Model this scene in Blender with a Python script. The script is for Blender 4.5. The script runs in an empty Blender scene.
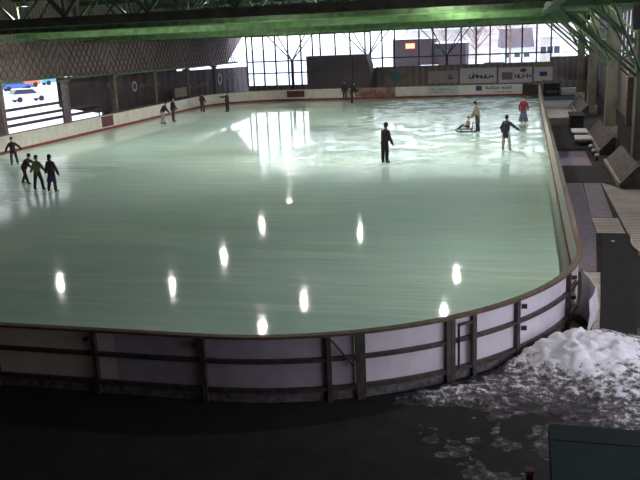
import bpy, bmesh, math, random
from mathutils import Vector, Matrix

random.seed(7)
scene = bpy.context.scene
COL = scene.collection
PI = math.pi

# ------------------------------------------------------------------ materials
def new_mat(name):
    m = bpy.data.materials.new(name); m.use_nodes = True
    nt = m.node_tree
    return m, nt, nt.nodes['Principled BSDF']

def mat(name, col, rough=.7, metal=0., var=.15, scale=6., col2=None, bump=0., emit=None, estr=0., trans=0.):
    """procedural material: base colour broken up by noise"""
    m, nt, b = new_mat(name)
    tc = nt.nodes.new('ShaderNodeTexCoord')
    n = nt.nodes.new('ShaderNodeTexNoise'); n.inputs['Scale'].default_value = scale; n.inputs['Detail'].default_value = 5
    nt.links.new(tc.outputs['Object'], n.inputs['Vector'])
    mix = nt.nodes.new('ShaderNodeMix'); mix.data_type = 'RGBA'
    c2 = col2 if col2 else tuple(max(0, c * (1 - 2 * var)) for c in col)
    mix.inputs[6].default_value = (*c2, 1); mix.inputs[7].default_value = (*col, 1)
    r = nt.nodes.new('ShaderNodeMapRange'); r.inputs[1].default_value = .35; r.inputs[2].default_value = .65
    nt.links.new(n.outputs['Fac'], r.inputs[0]); nt.links.new(r.outputs[0], mix.inputs[0])
    nt.links.new(mix.outputs[2], b.inputs['Base Color'])
    b.inputs['Roughness'].default_value = rough; b.inputs['Metallic'].default_value = metal
    if bump:
        bp = nt.nodes.new('ShaderNodeBump'); bp.inputs['Strength'].default_value = bump
        nt.links.new(n.outputs['Fac'], bp.inputs['Height']); nt.links.new(bp.outputs[0], b.inputs['Normal'])
    if emit:
        b.inputs['Emission Color'].default_value = (*emit, 1); b.inputs['Emission Strength'].default_value = estr
    if trans:
        out = nt.nodes['Material Output']
        t = nt.nodes.new('ShaderNodeBsdfTranslucent'); t.inputs[0].default_value = (*col, 1)
        ms = nt.nodes.new('ShaderNodeMixShader'); ms.inputs[0].default_value = trans
        nt.links.new(b.outputs[0], ms.inputs[1]); nt.links.new(t.outputs[0], ms.inputs[2]); nt.links.new(ms.outputs[0], out.inputs[0])
    return m

def ice_material():
    m, nt, b = new_mat('ice'); N = nt.nodes.new; L = nt.links.new
    tc = N('ShaderNodeTexCoord')
    def noise(scale, rotz, sx, sy, det=4, dist=0.):
        mp = N('ShaderNodeMapping'); mp.inputs['Rotation'].default_value = (0, 0, rotz); mp.inputs['Scale'].default_value = (sx, sy, 1)
        L(tc.outputs['Object'], mp.inputs[0])
        n = N('ShaderNodeTexNoise'); n.inputs['Scale'].default_value = scale; n.inputs['Detail'].default_value = det
        n.inputs['Distortion'].default_value = dist
        L(mp.outputs[0], n.inputs['Vector']); return n.outputs['Fac']
    big = noise(.12, .3, 1, 1.6, 3)
    s1 = noise(1.1, .5, .16, 2.2, 6, 1.2); s2 = noise(1.4, -.7, .14, 2.6, 6, 1.5); s3 = noise(.9, 1.25, .2, 2.4, 6, 1.)
    def mx(a, c, op='MAXIMUM'):
        n = N('ShaderNodeMath'); n.operation = op; L(a, n.inputs[0])
        if isinstance(c, float): n.inputs[1].default_value = c
        else: L(c, n.inputs[1])
        return n.outputs[0]
    sc = mx(mx(s1, s2), s3)
    r = N('ShaderNodeMapRange'); r.inputs[1].default_value = .50; r.inputs[2].default_value = .80; L(sc, r.inputs[0])
    mix = N('ShaderNodeMix'); mix.data_type = 'RGBA'
    mix.inputs[6].default_value = ICE_A; mix.inputs[7].default_value = ICE_B; L(r.outputs[0], mix.inputs[0])
    r2 = N('ShaderNodeMapRange'); r2.inputs[1].default_value = .38; r2.inputs[2].default_value = .62; L(big, r2.inputs[0])
    mix2 = N('ShaderNodeMix'); mix2.data_type = 'RGBA'; mix2.inputs[7].default_value = ICE_C
    f = mx(r2.outputs[0], .45, 'MULTIPLY'); L(f, mix2.inputs[0]); L(mix.outputs[2], mix2.inputs[6])
    L(mix2.outputs[2], b.inputs['Base Color'])
    rr = N('ShaderNodeMapRange'); rr.inputs[1].default_value = .45; rr.inputs[2].default_value = .75; rr.inputs[3].default_value = .03; rr.inputs[4].default_value = .075
    L(sc, rr.inputs[0])
    # skated-up, frosted patch towards the long boards
    sx = N('ShaderNodeSeparateXYZ'); L(tc.outputs['Object'], sx.inputs[0])
    fx = N('ShaderNodeMapRange'); fx.interpolation_type = 'SMOOTHSTEP'; fx.inputs[1].default_value = -2.; fx.inputs[2].default_value = -7.; L(sx.outputs[0], fx.inputs[0])
    fy_ = N('ShaderNodeMapRange'); fy_.interpolation_type = 'SMOOTHSTEP'; fy_.inputs[1].default_value = 30.; fy_.inputs[2].default_value = 22.; L(sx.outputs[1], fy_.inputs[0])
    fr = mx(mx(fx.outputs[0], fy_.outputs[0], 'MULTIPLY'), s2, 'MULTIPLY')
    gx = N('ShaderNodeMapRange'); gx.interpolation_type = 'SMOOTHSTEP'; gx.inputs[1].default_value = -2.; gx.inputs[2].default_value = 5.; L(sx.outputs[0], gx.inputs[0])
    gy = N('ShaderNodeMapRange'); gy.interpolation_type = 'SMOOTHSTEP'; gy.inputs[1].default_value = 17.; gy.inputs[2].default_value = 26.; L(sx.outputs[1], gy.inputs[0])
    blot = noise(.8, .2, 1, 1, 5, .5)
    br_ = N('ShaderNodeMapRange'); br_.inputs[1].default_value = .40; br_.inputs[2].default_value = .60; L(blot, br_.inputs[0])
    gr = mx(mx(gx.outputs[0], gy.outputs[0], 'MULTIPLY'), mx(mx(br_.outputs[0], .30, 'MULTIPLY'), .03, 'ADD'), 'MULTIPLY')
    L(mx(mx(rr.outputs[0], mx(fr, .55, 'MULTIPLY'), 'ADD'), gr, 'ADD'), b.inputs['Roughness'])
    fine = noise(3.0, .9, .5, 1.6, 5, .6)
    bp = N('ShaderNodeBump'); bp.inputs['Strength'].default_value = .02; bp.inputs['Distance'].default_value = .015
    L(fine, bp.inputs['Height']); L(bp.outputs[0], b.inputs['Normal'])
    b.inputs['IOR'].default_value = 1.31
    return m
ICE_A = (.57, .80, .68, 1); ICE_B = (.86, .96, .88, 1); ICE_C = (.52, .78, .78, 1)

def glass_material():
    m, nt, b = new_mat('window_glass'); N = nt.nodes.new; L = nt.links.new
    t = N('ShaderNodeBsdfTransparent'); t.inputs[0].default_value = (.93, .96, .96, 1)
    g = N('ShaderNodeBsdfGlossy'); g.inputs['Roughness'].default_value = .03
    n = N('ShaderNodeTexNoise'); n.inputs['Scale'].default_value = 1.5
    fr = N('ShaderNodeFresnel'); fr.inputs[0].default_value = 1.45
    ml = N('ShaderNodeMath'); ml.operation = 'MULTIPLY'; L(fr.outputs[0], ml.inputs[0]); L(n.outputs['Fac'], ml.inputs[1])
    ms = N('ShaderNodeMixShader'); L(ml.outputs[0], ms.inputs[0]); L(t.outputs[0], ms.inputs[1]); L(g.outputs[0], ms.inputs[2])
    L(ms.outputs[0], nt.nodes['Material Output'].inputs[0])
    return m

def dirty_snow_material():
    m, nt, b = new_mat('dirty_snow'); N = nt.nodes.new; L = nt.links.new
    tc = N('ShaderNodeTexCoord'); ge = N('ShaderNodeNewGeometry'); sp = N('ShaderNodeSeparateXYZ')
    L(ge.outputs['Position'], sp.inputs[0])
    n = N('ShaderNodeTexNoise'); n.inputs['Scale'].default_value = 7.5; n.inputs['Detail'].default_value = 10; n.inputs['Roughness'].default_value = .72
    L(tc.outputs['Object'], n.inputs['Vector'])
    hz = N('ShaderNodeMapRange'); hz.inputs[1].default_value = -.12; hz.inputs[2].default_value = .22; hz.inputs[3].default_value = -.12; hz.inputs[4].default_value = .26
    L(sp.outputs[2], hz.inputs[0])
    ad = N('ShaderNodeMath'); L(n.outputs['Fac'], ad.inputs[0]); L(hz.outputs[0], ad.inputs[1])
    r = N('ShaderNodeValToRGB'); e = r.color_ramp.elements
    e[0].position = .40; e[0].color = (.035, .028, .032, 1); e[1].position = .60; e[1].color = (.90, .85, .93, 1)
    k = e.new(.52); k.color = (.20, .17, .18, 1); L(ad.outputs[0], r.inputs[0]); L(r.outputs[0], b.inputs['Base Color'])
    b.inputs['Roughness'].default_value = .8
    bp = N('ShaderNodeBump'); bp.inputs['Strength'].default_value = .6; bp.inputs['Distance'].default_value = .05
    L(n.outputs['Fac'], bp.inputs['Height']); L(bp.outputs[0], b.inputs['Normal'])
    return m

def stripes_mat(name, c1, c2, freq, axis=0, rough=.8):
    """boards / corrugation: a wave across one object axis over noise"""
    m, nt, b = new_mat(name); N = nt.nodes.new; L = nt.links.new
    tc = N('ShaderNodeTexCoord'); w = N('ShaderNodeTexWave'); w.bands_direction = 'XYZ'[axis]
    w.inputs['Scale'].default_value = freq; w.inputs['Distortion'].default_value = .6; w.inputs['Detail'].default_value = 2
    L(tc.outputs['Object'], w.inputs['Vector'])
    n = N('ShaderNodeTexNoise'); n.inputs['Scale'].default_value = 1.2; n.inputs['Detail'].default_value = 6; L(tc.outputs['Object'], n.inputs['Vector'])
    a = N('ShaderNodeMath'); a.operation = 'MULTIPLY'; L(w.outputs['Fac'], a.inputs[0]); L(n.outputs['Fac'], a.inputs[1])
    r = N('ShaderNodeMapRange'); r.inputs[1].default_value = .05; r.inputs[2].default_value = .6; L(a.outputs[0], r.inputs[0])
    mix = N('ShaderNodeMix'); mix.data_type = 'RGBA'; mix.inputs[6].default_value = (*c1, 1); mix.inputs[7].default_value = (*c2, 1)
    L(r.outputs[0], mix.inputs[0]); L(mix.outputs[2], b.inputs['Base Color']); b.inputs['Roughness'].default_value = rough
    return m

M = dict(
    ice=ice_material(), glass=glass_material(), dsnow=dirty_snow_material(),
    floor=mat('dark_asphalt', (.018, .012, .013), .9, col2=(.007, .005, .005), scale=2.5, bump=.2),
    snow=mat('snow', (.86, .88, .92), .8, col2=(.66, .68, .74), scale=.15),
    board=mat('daylit_white_board', (.80, .72, .79), .45, var=.06, scale=3, trans=.12),  # white panels with the lavender daylight mixed into their colour
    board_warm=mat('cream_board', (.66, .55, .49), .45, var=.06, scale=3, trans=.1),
    board_dim=mat('shaded_mauve_board', (.42, .36, .42), .45, var=.08, scale=3, trans=.06),  # panels in weaker light, darkened in colour; partly their two-tone pattern
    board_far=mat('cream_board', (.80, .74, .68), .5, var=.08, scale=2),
    cap=mat('brown_rail', (.15, .085, .055), .55, var=.25, scale=9),
    steel_brown=mat('brown_steel', (.085, .062, .058), .5, metal=.2, var=.25, scale=8),
    kick_red=mat('red_kick', (.30, .055, .045), .5, var=.2, scale=4),
    kick_grey=mat('grey_kick', (.17, .14, .15), .7, var=.3, scale=10),
    yellow=mat('ochre_kick', (.34, .24, .10), .6, var=.2, scale=4),
    green=mat('green_steel', (.115, .25, .085), .5, var=.22, scale=2.5),
    green_d=mat('dark_green_steel', (.07, .13, .055), .6, var=.3, scale=2.5),
    brown_beam=mat('brown_beam', (.075, .06, .045), .7, var=.25, scale=2),
    greygreen=mat('grey_green_paint', (.15, .14, .105), .8, var=.2, scale=1.2, bump=.1),
    roof=stripes_mat('roof_sheet', (.05, .045, .035), (.085, .075, .055), .7, 0),
    fascia=stripes_mat('fascia_sheet', (.20, .145, .145), (.31, .23, .235), .8, 1),
    hallwall=stripes_mat('hall_wall', (.15, .11, .10), (.25, .19, .175), .5, 1),
    backwall=stripes_mat('back_wall', (.23, .18, .17), (.36, .30, .28), .5, 0),
    dark_tarp=mat('dark_tarp', (.058, .032, .045), .7, var=.25, scale=.8),
    post=mat('grey_brown_post', (.17, .135, .125), .8, var=.2, scale=3),
    frame=mat('window_bar', (.10, .075, .075), .5, var=.2, scale=3),
    grey_box=mat('grey_cladding', (.155, .125, .15), .75, var=.1, scale=1.2),
    mat_purple=mat('purple_grey_rubber', (.21, .165, .22), .85, var=.15, scale=7, bump=.1),
    mat_purple2=mat('grey_rubber', (.27, .225, .28), .85, var=.15, scale=7, bump=.1),
    mat_dark=mat('black_rubber', (.013, .009, .012), .95, var=.3, scale=7),
    concrete=mat('pale_concrete', (.48, .42, .39), .85, col2=(.28, .23, .22), scale=3.5, bump=.1),
    wood=stripes_mat('weathered_planks', (.25, .19, .175), (.60, .53, .49), 1.6, 1),
    wood_dark=mat('dark_timber', (.105, .075, .075), .8, var=.3, scale=4),
    lip=mat('pale_timber', (.38, .31, .27), .7, var=.2, scale=4),
    teal=mat('dark_teal_sheet', (.012, .036, .040), .95, var=.15, scale=2),
    rust=mat('rusty_post', (.13, .05, .035), .8, var=.3, scale=8),
    white=mat('white_paint', (.75, .73, .72), .5, var=.06),
    offwhite=mat('grey_white', (.5, .47, .46), .6, var=.1),
    black=mat('black_plastic', (.012, .012, .013), .6, var=.2),
    tan=mat('tan_board', (.30, .24, .19), .7, var=.15),
    maroon=mat('maroon_sign', (.17, .045, .05), .6, var=.15),
    brownad=mat('brown_patterned', (.42, .27, .22), .6, col2=(.17, .10, .09), scale=1.6),
    paleteal=mat('pale_green_ad', (.66, .69, .63), .6, var=.08),
    lav=mat('pale_lavender_ad', (.85, .77, .80), .6, var=.05),
    ink=mat('dark_ink', (.10, .055, .085), .6, var=.1),
    ink_blue=mat('blue_ink', (.05, .08, .22), .6, var=.1),
    ink_teal=mat('teal_ink', (.10, .25, .28), .6, var=.1),
    ink_red=mat('red_ink', (.28, .09, .07), .6, var=.1),
    ink_pale=mat('pale_ink', (.36, .32, .30), .6, var=.1),
    ink_mute=mat('mute_ink', (.13, .09, .09), .6, var=.1),
    banner=mat('banner_cloth', (.60, .50, .51), .8, var=.12, scale=1),
    banner2=mat('banner_brown', (.36, .28, .26), .8, var=.15, scale=1),
    orange=mat('orange_panel', (.55, .27, .10), .6, var=.15),
    lamp=mat('lamp_glow', (1, 1, .9), .5, emit=(1., .97, .86), estr=3000.),
    led=mat('led_sign', (.9, .1, .05), .5, emit=(1., .10, .05), estr=11.),
    ledw=mat('led_letter', (1, .9, .8), .5, emit=(1., .85, .7), estr=9.),
    hose=mat('pale_hose', (.62, .52, .48), .6, var=.1),
    brick=mat('red_brick', (.34, .17, .12), .85, col2=(.20, .10, .08), scale=1.5),
    housewall=mat('house_render', (.62, .55, .52), .8, var=.08, scale=.6),
    houseroof=mat('house_roof', (.20, .15, .17), .8, var=.1, scale=.6),
    housedark=mat('dark_cladding', (.045, .028, .03), .8, var=.15, scale=.6),
    bark=mat('bare_twigs', (.30, .19, .15), .9, var=.2, scale=2),
    hillside=mat('dimmed_wooded_hillside', (.66, .58, .61), .9, col2=(.38, .27, .26), scale=.15),  # tree tone, darkened to weaken the glazing's reflection
    tyre=mat('tyre', (.02, .02, .02), .8, var=.1),
    carglass=mat('car_glass', (.05, .06, .07), .15, var=.1),
    carwhite=mat('car_white', (.75, .77, .80), .35, var=.04), carblue=mat('car_blue', (.06, .13, .38), .35, var=.05),
    carred=mat('car_orange', (.62, .16, .07), .35, var=.05), carteal=mat('car_teal', (.10, .34, .42), .35, var=.05),
    cargrey=mat('car_grey', (.30, .32, .38), .35, var=.05),
)

# ------------------------------------------------------------------ mesh helpers
class MB:
    def __init__(s): s.v = []; s.f = []
    def add(s, vs, fs):
        b = len(s.v); s.v += [tuple(v) for v in vs]; s.f += [[b + i for i in f] for f in fs]; return s
    def box(s, x0, x1, y0, y1, z0, z1):
        return s.add([(x0, y0, z0), (x1, y0, z0), (x1, y1, z0), (x0, y1, z0), (x0, y0, z1), (x1, y0, z1), (x1, y1, z1), (x0, y1, z1)],
                     [(0, 3, 2, 1), (4, 5, 6, 7), (0, 1, 5, 4), (1, 2, 6, 5), (2, 3, 7, 6), (3, 0, 4, 7)])
    def obox(s, c, ax, ay, az):
        c, ax, ay, az = map(Vector, (c, ax, ay, az))
        vs = [c + ax * i + ay * j + az * k for k in (-1, 1) for i, j in ((-1, -1), (1, -1), (1, 1), (-1, 1))]
        return s.add(vs, [(0, 3, 2, 1), (4, 5, 6, 7), (0, 1, 5, 4), (1, 2, 6, 5), (2, 3, 7, 6), (3, 0, 4, 7)])
    def bar(s, a, b, w, d=None, up=(0, 0, 1)):
        a, b = Vector(a), Vector(b); d = d or w; t = (b - a)
        u = Vector(up)
        if abs(t.normalized().dot(u)) > .98: u = Vector((0, 1, 0))
        x = t.cross(u).normalized(); y = x.cross(t).normalized()
        return s.obox((a + b) / 2, x * w / 2, y * d / 2, t / 2)
    def tube(s, pts, r, n=8, cap=True):
        pts = [Vector(p) for p in pts]; rs = r if isinstance(r, (list, tuple)) else [r] * len(pts)
        b = len(s.v); px = None
        for i, p in enumerate(pts):
            t = (pts[min(i + 1, len(pts) - 1)] - pts[max(i - 1, 0)]).normalized()
            if px is None: px = t.orthogonal().normalized()
            px = (px - t * px.dot(t)).normalized(); py = t.cross(px)
            for k in range(n):
                a = 2 * PI * k / n; s.v.append(tuple(p + (px * math.cos(a) + py * math.sin(a)) * rs[i]))
        for i in range(len(pts) - 1):
            for k in range(n):
                s.f.append([b + i * n + k, b + i * n + (k + 1) % n, b + (i + 1) * n + (k + 1) % n, b + (i + 1) * n + k])
        if cap:
            s.f.append([b + k for k in range(n)][::-1]); s.f.append([b + (len(pts) - 1) * n + k for k in range(n)])
        return s
    def prism(s, poly, z0, z1):
        n = len(poly)
        return s.add([(x, y, z0) for x, y in poly] + [(x, y, z1) for x, y in poly],
                     [list(range(n))[::-1], list(range(n, 2 * n))] + [[i, (i + 1) % n, n + (i + 1) % n, n + i] for i in range(n)])
    def prism_y(s, poly, y0, y1):      # profile in x,z swept along y
        n = len(poly)
        return s.add([(x, y0, z) for x, z in poly] + [(x, y1, z) for x, z in poly],
                     [list(range(n)), list(range(n, 2 * n))[::-1]] + [[(i + 1) % n, i, n + i, n + (i + 1) % n] for i in range(n)])
    def ball(s, c, r, seg=12, ring=8, sc=(1, 1, 1)):
        c = Vector(c); b = len(s.v)
        s.v.append(tuple(c + Vector((0, 0, r * sc[2]))))
        for i in range(1, ring):
            t = PI * i / ring
            for k in range(seg):
                a = 2 * PI * k / seg
                s.v.append((c.x + r * sc[0] * math.sin(t) * math.cos(a), c.y + r * sc[1] * math.sin(t) * math.sin(a), c.z + r * sc[2] * math.cos(t)))
        s.v.append(tuple(c - Vector((0, 0, r * sc[2]))))
        e = len(s.v) - 1
        for k in range(seg):
            s.f.append([b, b + 1 + k, b + 1 + (k + 1) % seg]); s.f.append([e, e - 1 - k, e - 1 - (k + 1) % seg])
        for i in range(ring - 2):
            for k in range(seg):
                p = b + 1 + i * seg
                s.f.append([p + k, p + seg + k, p + seg + (k + 1) % seg, p + (k + 1) % seg])
        return s
    def mesh(s, name, m, smooth=False, bevel=0.):
        me = bpy.data.meshes.new(name); me.from_pydata(s.v, [], s.f); me.update()
        bm = bmesh.new(); bm.from_mesh(me)
        bmesh.ops.recalc_face_normals(bm, faces=bm.faces)
        if bevel: bmesh.ops.bevel(bm, geom=bm.edges[:], offset=bevel, segments=2, affect='EDGES', profile=.5)
        bm.to_mesh(me); bm.free()
        if m: me.materials.append(m)
        if smooth: me.polygons.foreach_set('use_smooth', [True] * len(me.polygons))
        return me
    def obj(s, name, m, parent=None, smooth=False, bevel=0.):
        o = bpy.data.objects.new(name, s.mesh(name, m, smooth, bevel)); COL.objects.link(o)
        if parent: o.parent = parent; o.matrix_parent_inverse = Matrix.Translation(-world_loc(parent))
        return o

def world_loc(o):
    l = Vector((0, 0, 0))
    while o: l = l + o.location; o = o.parent
    return l
# all meshes are written in world coordinates and parented to an empty at the thing's base
def thing(name, label, cat, loc=(0, 0, 0), group=None):
    o = bpy.data.objects.new(name, None); COL.objects.link(o); o.location = loc; o.empty_display_size = .2
    o['label'] = label; o['category'] = cat
    if group: o['group'] = group
    return o
def tag(o, label, cat, group=None):
    o['label'] = label; o['category'] = cat
    if group: o['group'] = group
    return o
def struct(o): o['kind'] = 'structure'; return o

# ------------------------------------------------------------------ rink outline
W, LEN = 30., 62.34
RN, RF, RR = 6.27, 6.6, 2.5
FZ = -.10                                   # hall floor level, ice is z = 0
def outline():
    P = []
    def line(a, b, n):
        d = math.dist(a, b); k = max(2, int(d / .3))
        for i in range(k): t = i / k; P.append((a[0] + (b[0] - a[0]) * t, a[1] + (b[1] - a[1]) * t, n[0], n[1]))
    def arc(cx, cy, r, a0, a1):
        k = max(6, int(r * abs(a1 - a0) / .2))
        for i in range(k):
            a = a0 + (a1 - a0) * i / k; P.append((cx + r * math.cos(a), cy + r * math.sin(a), math.cos(a), math.sin(a)))
    h = W / 2
    line((-h + RN, 0), (h - RN, 0), (0, -1)); arc(h - RN, RN, RN, -PI / 2, 0)
    line((h, RN), (h, LEN - RR), (1, 0)); arc(h - RR, LEN - RR, RR, 0, PI / 2)
    line((h - RR, LEN), (-h + RF, LEN), (0, 1)); arc(-h + RF, LEN - RF, RF, PI / 2, PI)
    line((-h, LEN - RF), (-h, RN), (-1, 0)); arc(-h + RN, RN, RN, PI, 1.5 * PI)
    return P
OUT = outline()
S = [0.]
for i in range(len(OUT)): S.append(S[-1] + math.dist(OUT[i][:2], OUT[(i + 1) % len(OUT)][:2]))
TOTAL = S[-1]
def at(s):
    s %= TOTAL
    import bisect
    i = min(bisect.bisect_right(S, s) - 1, len(OUT) - 1); t = (s - S[i]) / (S[i + 1] - S[i]); a = OUT[i]; b = OUT[(i + 1) % len(OUT)]
    v = [a[k] + (b[k] - a[k]) * t for k in range(4)]; l = math.hypot(v[2], v[3]); return v[0], v[1], v[2] / l, v[3] / l
def s_of(x, y):
    i = min(range(len(OUT)), key=lambda i: (OUT[i][0] - x) ** 2 + (OUT[i][1] - y) ** 2)
    best = min((S[i] + d * .01 for d in range(-40, 41)), key=lambda s: (at(s)[0] - x) ** 2 + (at(s)[1] - y) ** 2)
    return best % TOTAL
def sweep(s0, s1, prof):
    """closed profile [(offset outwards, z)] swept along the rink outline"""
    mb = MB(); k = max(1, int((s1 - s0) / .3)); n = len(prof); vs = []
    cuts = [s0 + (s1 - s0) * i / k for i in range(k + 1)]
    for s in cuts:
        x, y, nx, ny = at(s)
        vs += [(x + nx * o, y + ny * o, z) for o, z in prof]
    fs = [list(range(n)), list(range(k * n, k * n + n))[::-1]]
    for i in range(k):
        for j in range(n): fs.append([i * n + j, (i + 1) * n + j, (i + 1) * n + (j + 1) % n, i * n + (j + 1) % n])
    return mb.add(vs, fs)
def rect(o0, o1, z0, z1): return [(o0, z0), (o1, z0), (o1, z1), (o0, z1)]
def inside(x, y):
    ax = abs(x) - W / 2; ay = abs(y - LEN / 2) - LEN / 2
    r = (RN if y < LEN / 2 else (RR if x > 0 else RF)); ax += r; ay += r
    return min(max(ax, ay), 0) + math.hypot(max(ax, 0), max(ay, 0)) - r
def post(s, w=.08, o0=.03, o1=.115, z0=FZ, z1=1.03):
    x, y, nx, ny = at(s)
    return MB().obox((x + nx * (o0 + o1) / 2, y + ny * (o0 + o1) / 2, (z0 + z1) / 2), (-ny * w / 2, nx * w / 2, 0), (nx * (o1 - o0) / 2, ny * (o1 - o0) / 2, 0), (0, 0, (z1 - z0) / 2))

def scribble(org, ux, uz, w, h, n, seed, depth):
    """a line of small unreadable letter shapes on a flat sign; ux, uz: unit vectors along and up the sign; depth: push off the face"""
    rnd = random.Random(seed); mb = MB(); org, ux, uz, depth = Vector(org), Vector(ux), Vector(uz), Vector(depth)
    cw = w / n
    for i in range(n):
        if rnd.random() < .12: continue
        c0 = org + ux * cw * (i + .1); c1 = c0 + ux * cw * .75; hh = h * rnd.choice((.65, .7, 1.))
        mb.obox(c0 + uz * hh / 2 + depth, ux * cw * .14, uz * hh / 2, depth * .5)
        if rnd.random() < .7: mb.obox(c1 + uz * hh * .4 + depth, ux * cw * .14, uz * hh * .4, depth * .5)
        mb.obox((c0 + c1) / 2 + uz * hh * rnd.choice((.1, .5, .85)) + depth, ux * cw * .4, uz * h * .1, depth * .5)
    return mb

# ------------------------------------------------------------------ setting
struct(MB().box(-400, 400, -120, 500, -.6, -.16).obj('ground_outside', M['snow']))
struct(MB().box(-19.5, 21, -16, 73, -.16, FZ).obj('floor', M['floor']))
ice_poly = [(p[0] + p[2] * .0, p[1] + p[3] * .0) for p in OUT]
struct(MB().prism(ice_poly, FZ + .0005, 0).obj('ice_floor', M['ice']))
struct(MB().box(-19.5, 21, -16, 74, 9.2, 9.4).obj('ceiling', M['roof']))
struct(MB().box(-19.5, 20.4, -16.2, -16, FZ, 9.2).obj('wall_light_block', M['hallwall']))  # unseen end wall, put in to keep daylight off the foreground
struct(MB().add([(x, y, z) for x in (-17.75, -17.6) for y, z in ((-16, 4.05), (30, 4.0), (51, 3.6), (71.0, 3.5), (76.6, 6.3), (76.6, 9.2), (-16, 9.2))], [list(range(7)), list(range(7, 14))[::-1]] + [[i, 7 + i, 7 + (i + 1) % 7, (i + 1) % 7] for i in range(7)]).obj('wall_upper_side', M['fascia']))
struct(MB().box(-17.75, -17.6, -16, 20, FZ, 3.75).obj('wall_lower_side', M['hallwall']))
struct(MB().box(-17.6, -14.9, 72.0, 72.2, 6.15, 9.2).box(-14.9, 16.4, 72.0, 72.2, 8.7, 9.2).box(16.4, 21, 72.0, 72.2, 6.35, 9.2).obj('wall_gable', M['roof']))
# low wall under the glazing at the far end
struct(MB().box(-15.7, -1.9, 72.0, 72.2, FZ, .95).box(-1.9, 21, 72.0, 72.2, FZ, 2.45).obj('wall_far', M['backwall']))
# far glazing in two stretches
def glazing(name, xs, z0, z1, rails):
    w = struct(MB().box(xs[0] - .05, xs[-1] + .05, 72.05, 72.15, z0 - .06, z0).obj(name, M['frame']))
    mb = MB()
    for x in xs: mb.box(x - .075, x + .075, 72.02, 72.16, z0, z1)
    for z in rails: mb.box(xs[0], xs[-1], 72.03, 72.15, z - .065, z + .065)
    mb.obj('window_frame', M['frame'], w)
    MB().box(xs[0], xs[-1], 72.085, 72.095, z0, z1).obj('pane', M['glass'], w)
glazing('window_1', [-15.66, -14.98, -13.72, -12.36, -10.95, -9.5, -8.2, -7.34, -5.7, -4.08, -2.47, -1.9], .95, 8.7, [2.25, 3.5, 6.17, 8.67])
glazing('window_2', [-1.9, -.66, .65, 3.2, 4.64, 5.97, 7.5, 8.99, 10.38, 11.96, 13.52, 14.92, 16.31], 2.45, 8.7, [3.45, 6.37, 8.67])
# right-hand outer wall with glazed upper part
wr = struct(MB().box(20.2, 20.4, 3, 72, FZ, 3.6).obj('wall_side', M['hallwall']))
mbp = MB()
for y in (20.5, 24, 27.6, 31.5, 37.5, 42, 49, 55, 62): mbp.box(20.1, 20.2, y, y + .8, 1.2, 3.4)
mbp.obj('pale_pilaster', M['offwhite'], wr)
struct(MB().box(16.35, 20.4, 71.9, 72.0, FZ, 3.0).obj('wall_corner', M['backwall']))
struct(MB().box(20.2, 20.4, -16, -9, FZ, 9.2).box(20.2, 20.4, -9, 3, 5.6, 9.2).obj('wall_daylight_gap', M['hallwall']))  # unseen wall pieces, gap shaped to let daylight reach the corner boards
w3 = struct(MB().box(20.25, 20.35, 3, 72, 3.55, 3.65).obj('window_3', M['frame']))
mb = MB()
for k in range(35): mb.box(20.22, 20.38, 3 + 2 * k, 3.12 + 2 * k, 3.6, 6.6)
for z in (4.6, 5.6): mb.box(20.24, 20.36, 3, 72, z, z + .08)
mb.obj('window_frame', M['frame'], w3); MB().box(20.29, 20.30, 3, 72, 3.6, 6.6).obj('pane', M['glass'], w3)
struct(MB().box(20.2, 20.4, 3, 72, 6.6, 9.2).obj('wall_upper_far_side', M['roof']))

# ------------------------------------------------------------------ rink boards
ends = {}
def section(s0, s1, label, group=None, panel='board_far', outer=False, posts=(), kick='kick_red', two=None, name='rink_board_section', lighter=None):
    x, y, nx, ny = at((s0 + s1) / 2)
    t = thing(name, label, 'rink board', (x + nx * .05, y + ny * .05, FZ), group)
    g = .006
    if two:
        sm = s0 + (s1 - s0) * two
        sweep(s0 + g, sm, rect(0, .03, .1, 1.03)).obj('panel', M[lighter], t)
        sweep(sm, s1 - g, rect(0, .03, .1, 1.03)).obj('panel', M[panel], t)
    else: sweep(s0 + g, s1 - g, rect(0, .03, .1, 1.03)).obj('panel', M[panel], t)
    sweep(s0 + .002, s1 - .002, rect(-.02, .105, 1.03, 1.075)).obj('top_rail', M['cap'], t)
    sweep(s0 + g, s1 - g, rect(-.012, 0, .0, .17)).obj('kick_strip', M[kick], t)
    if outer:
        sweep(s0 + g, s1 - g, rect(.03, .10, .60, .67)).obj('middle_rail', M['steel_brown'], t)
        sweep(s0 + g, s1 - g, rect(.03, .10, .08, .16)).obj('bottom_rail', M['steel_brown'], t)
        sweep(s0 + g, s1 - g, rect(.0, .035, FZ, .1)).obj('base_strip', M['kick_grey'], t)
    else: sweep(s0 + g, s1 - g, rect(.0, .035, FZ, .1)).obj('base_strip', M['kick_grey'], t)
    for p in posts: post(p).obj('post', M['steel_brown'], t)
    return t

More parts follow.
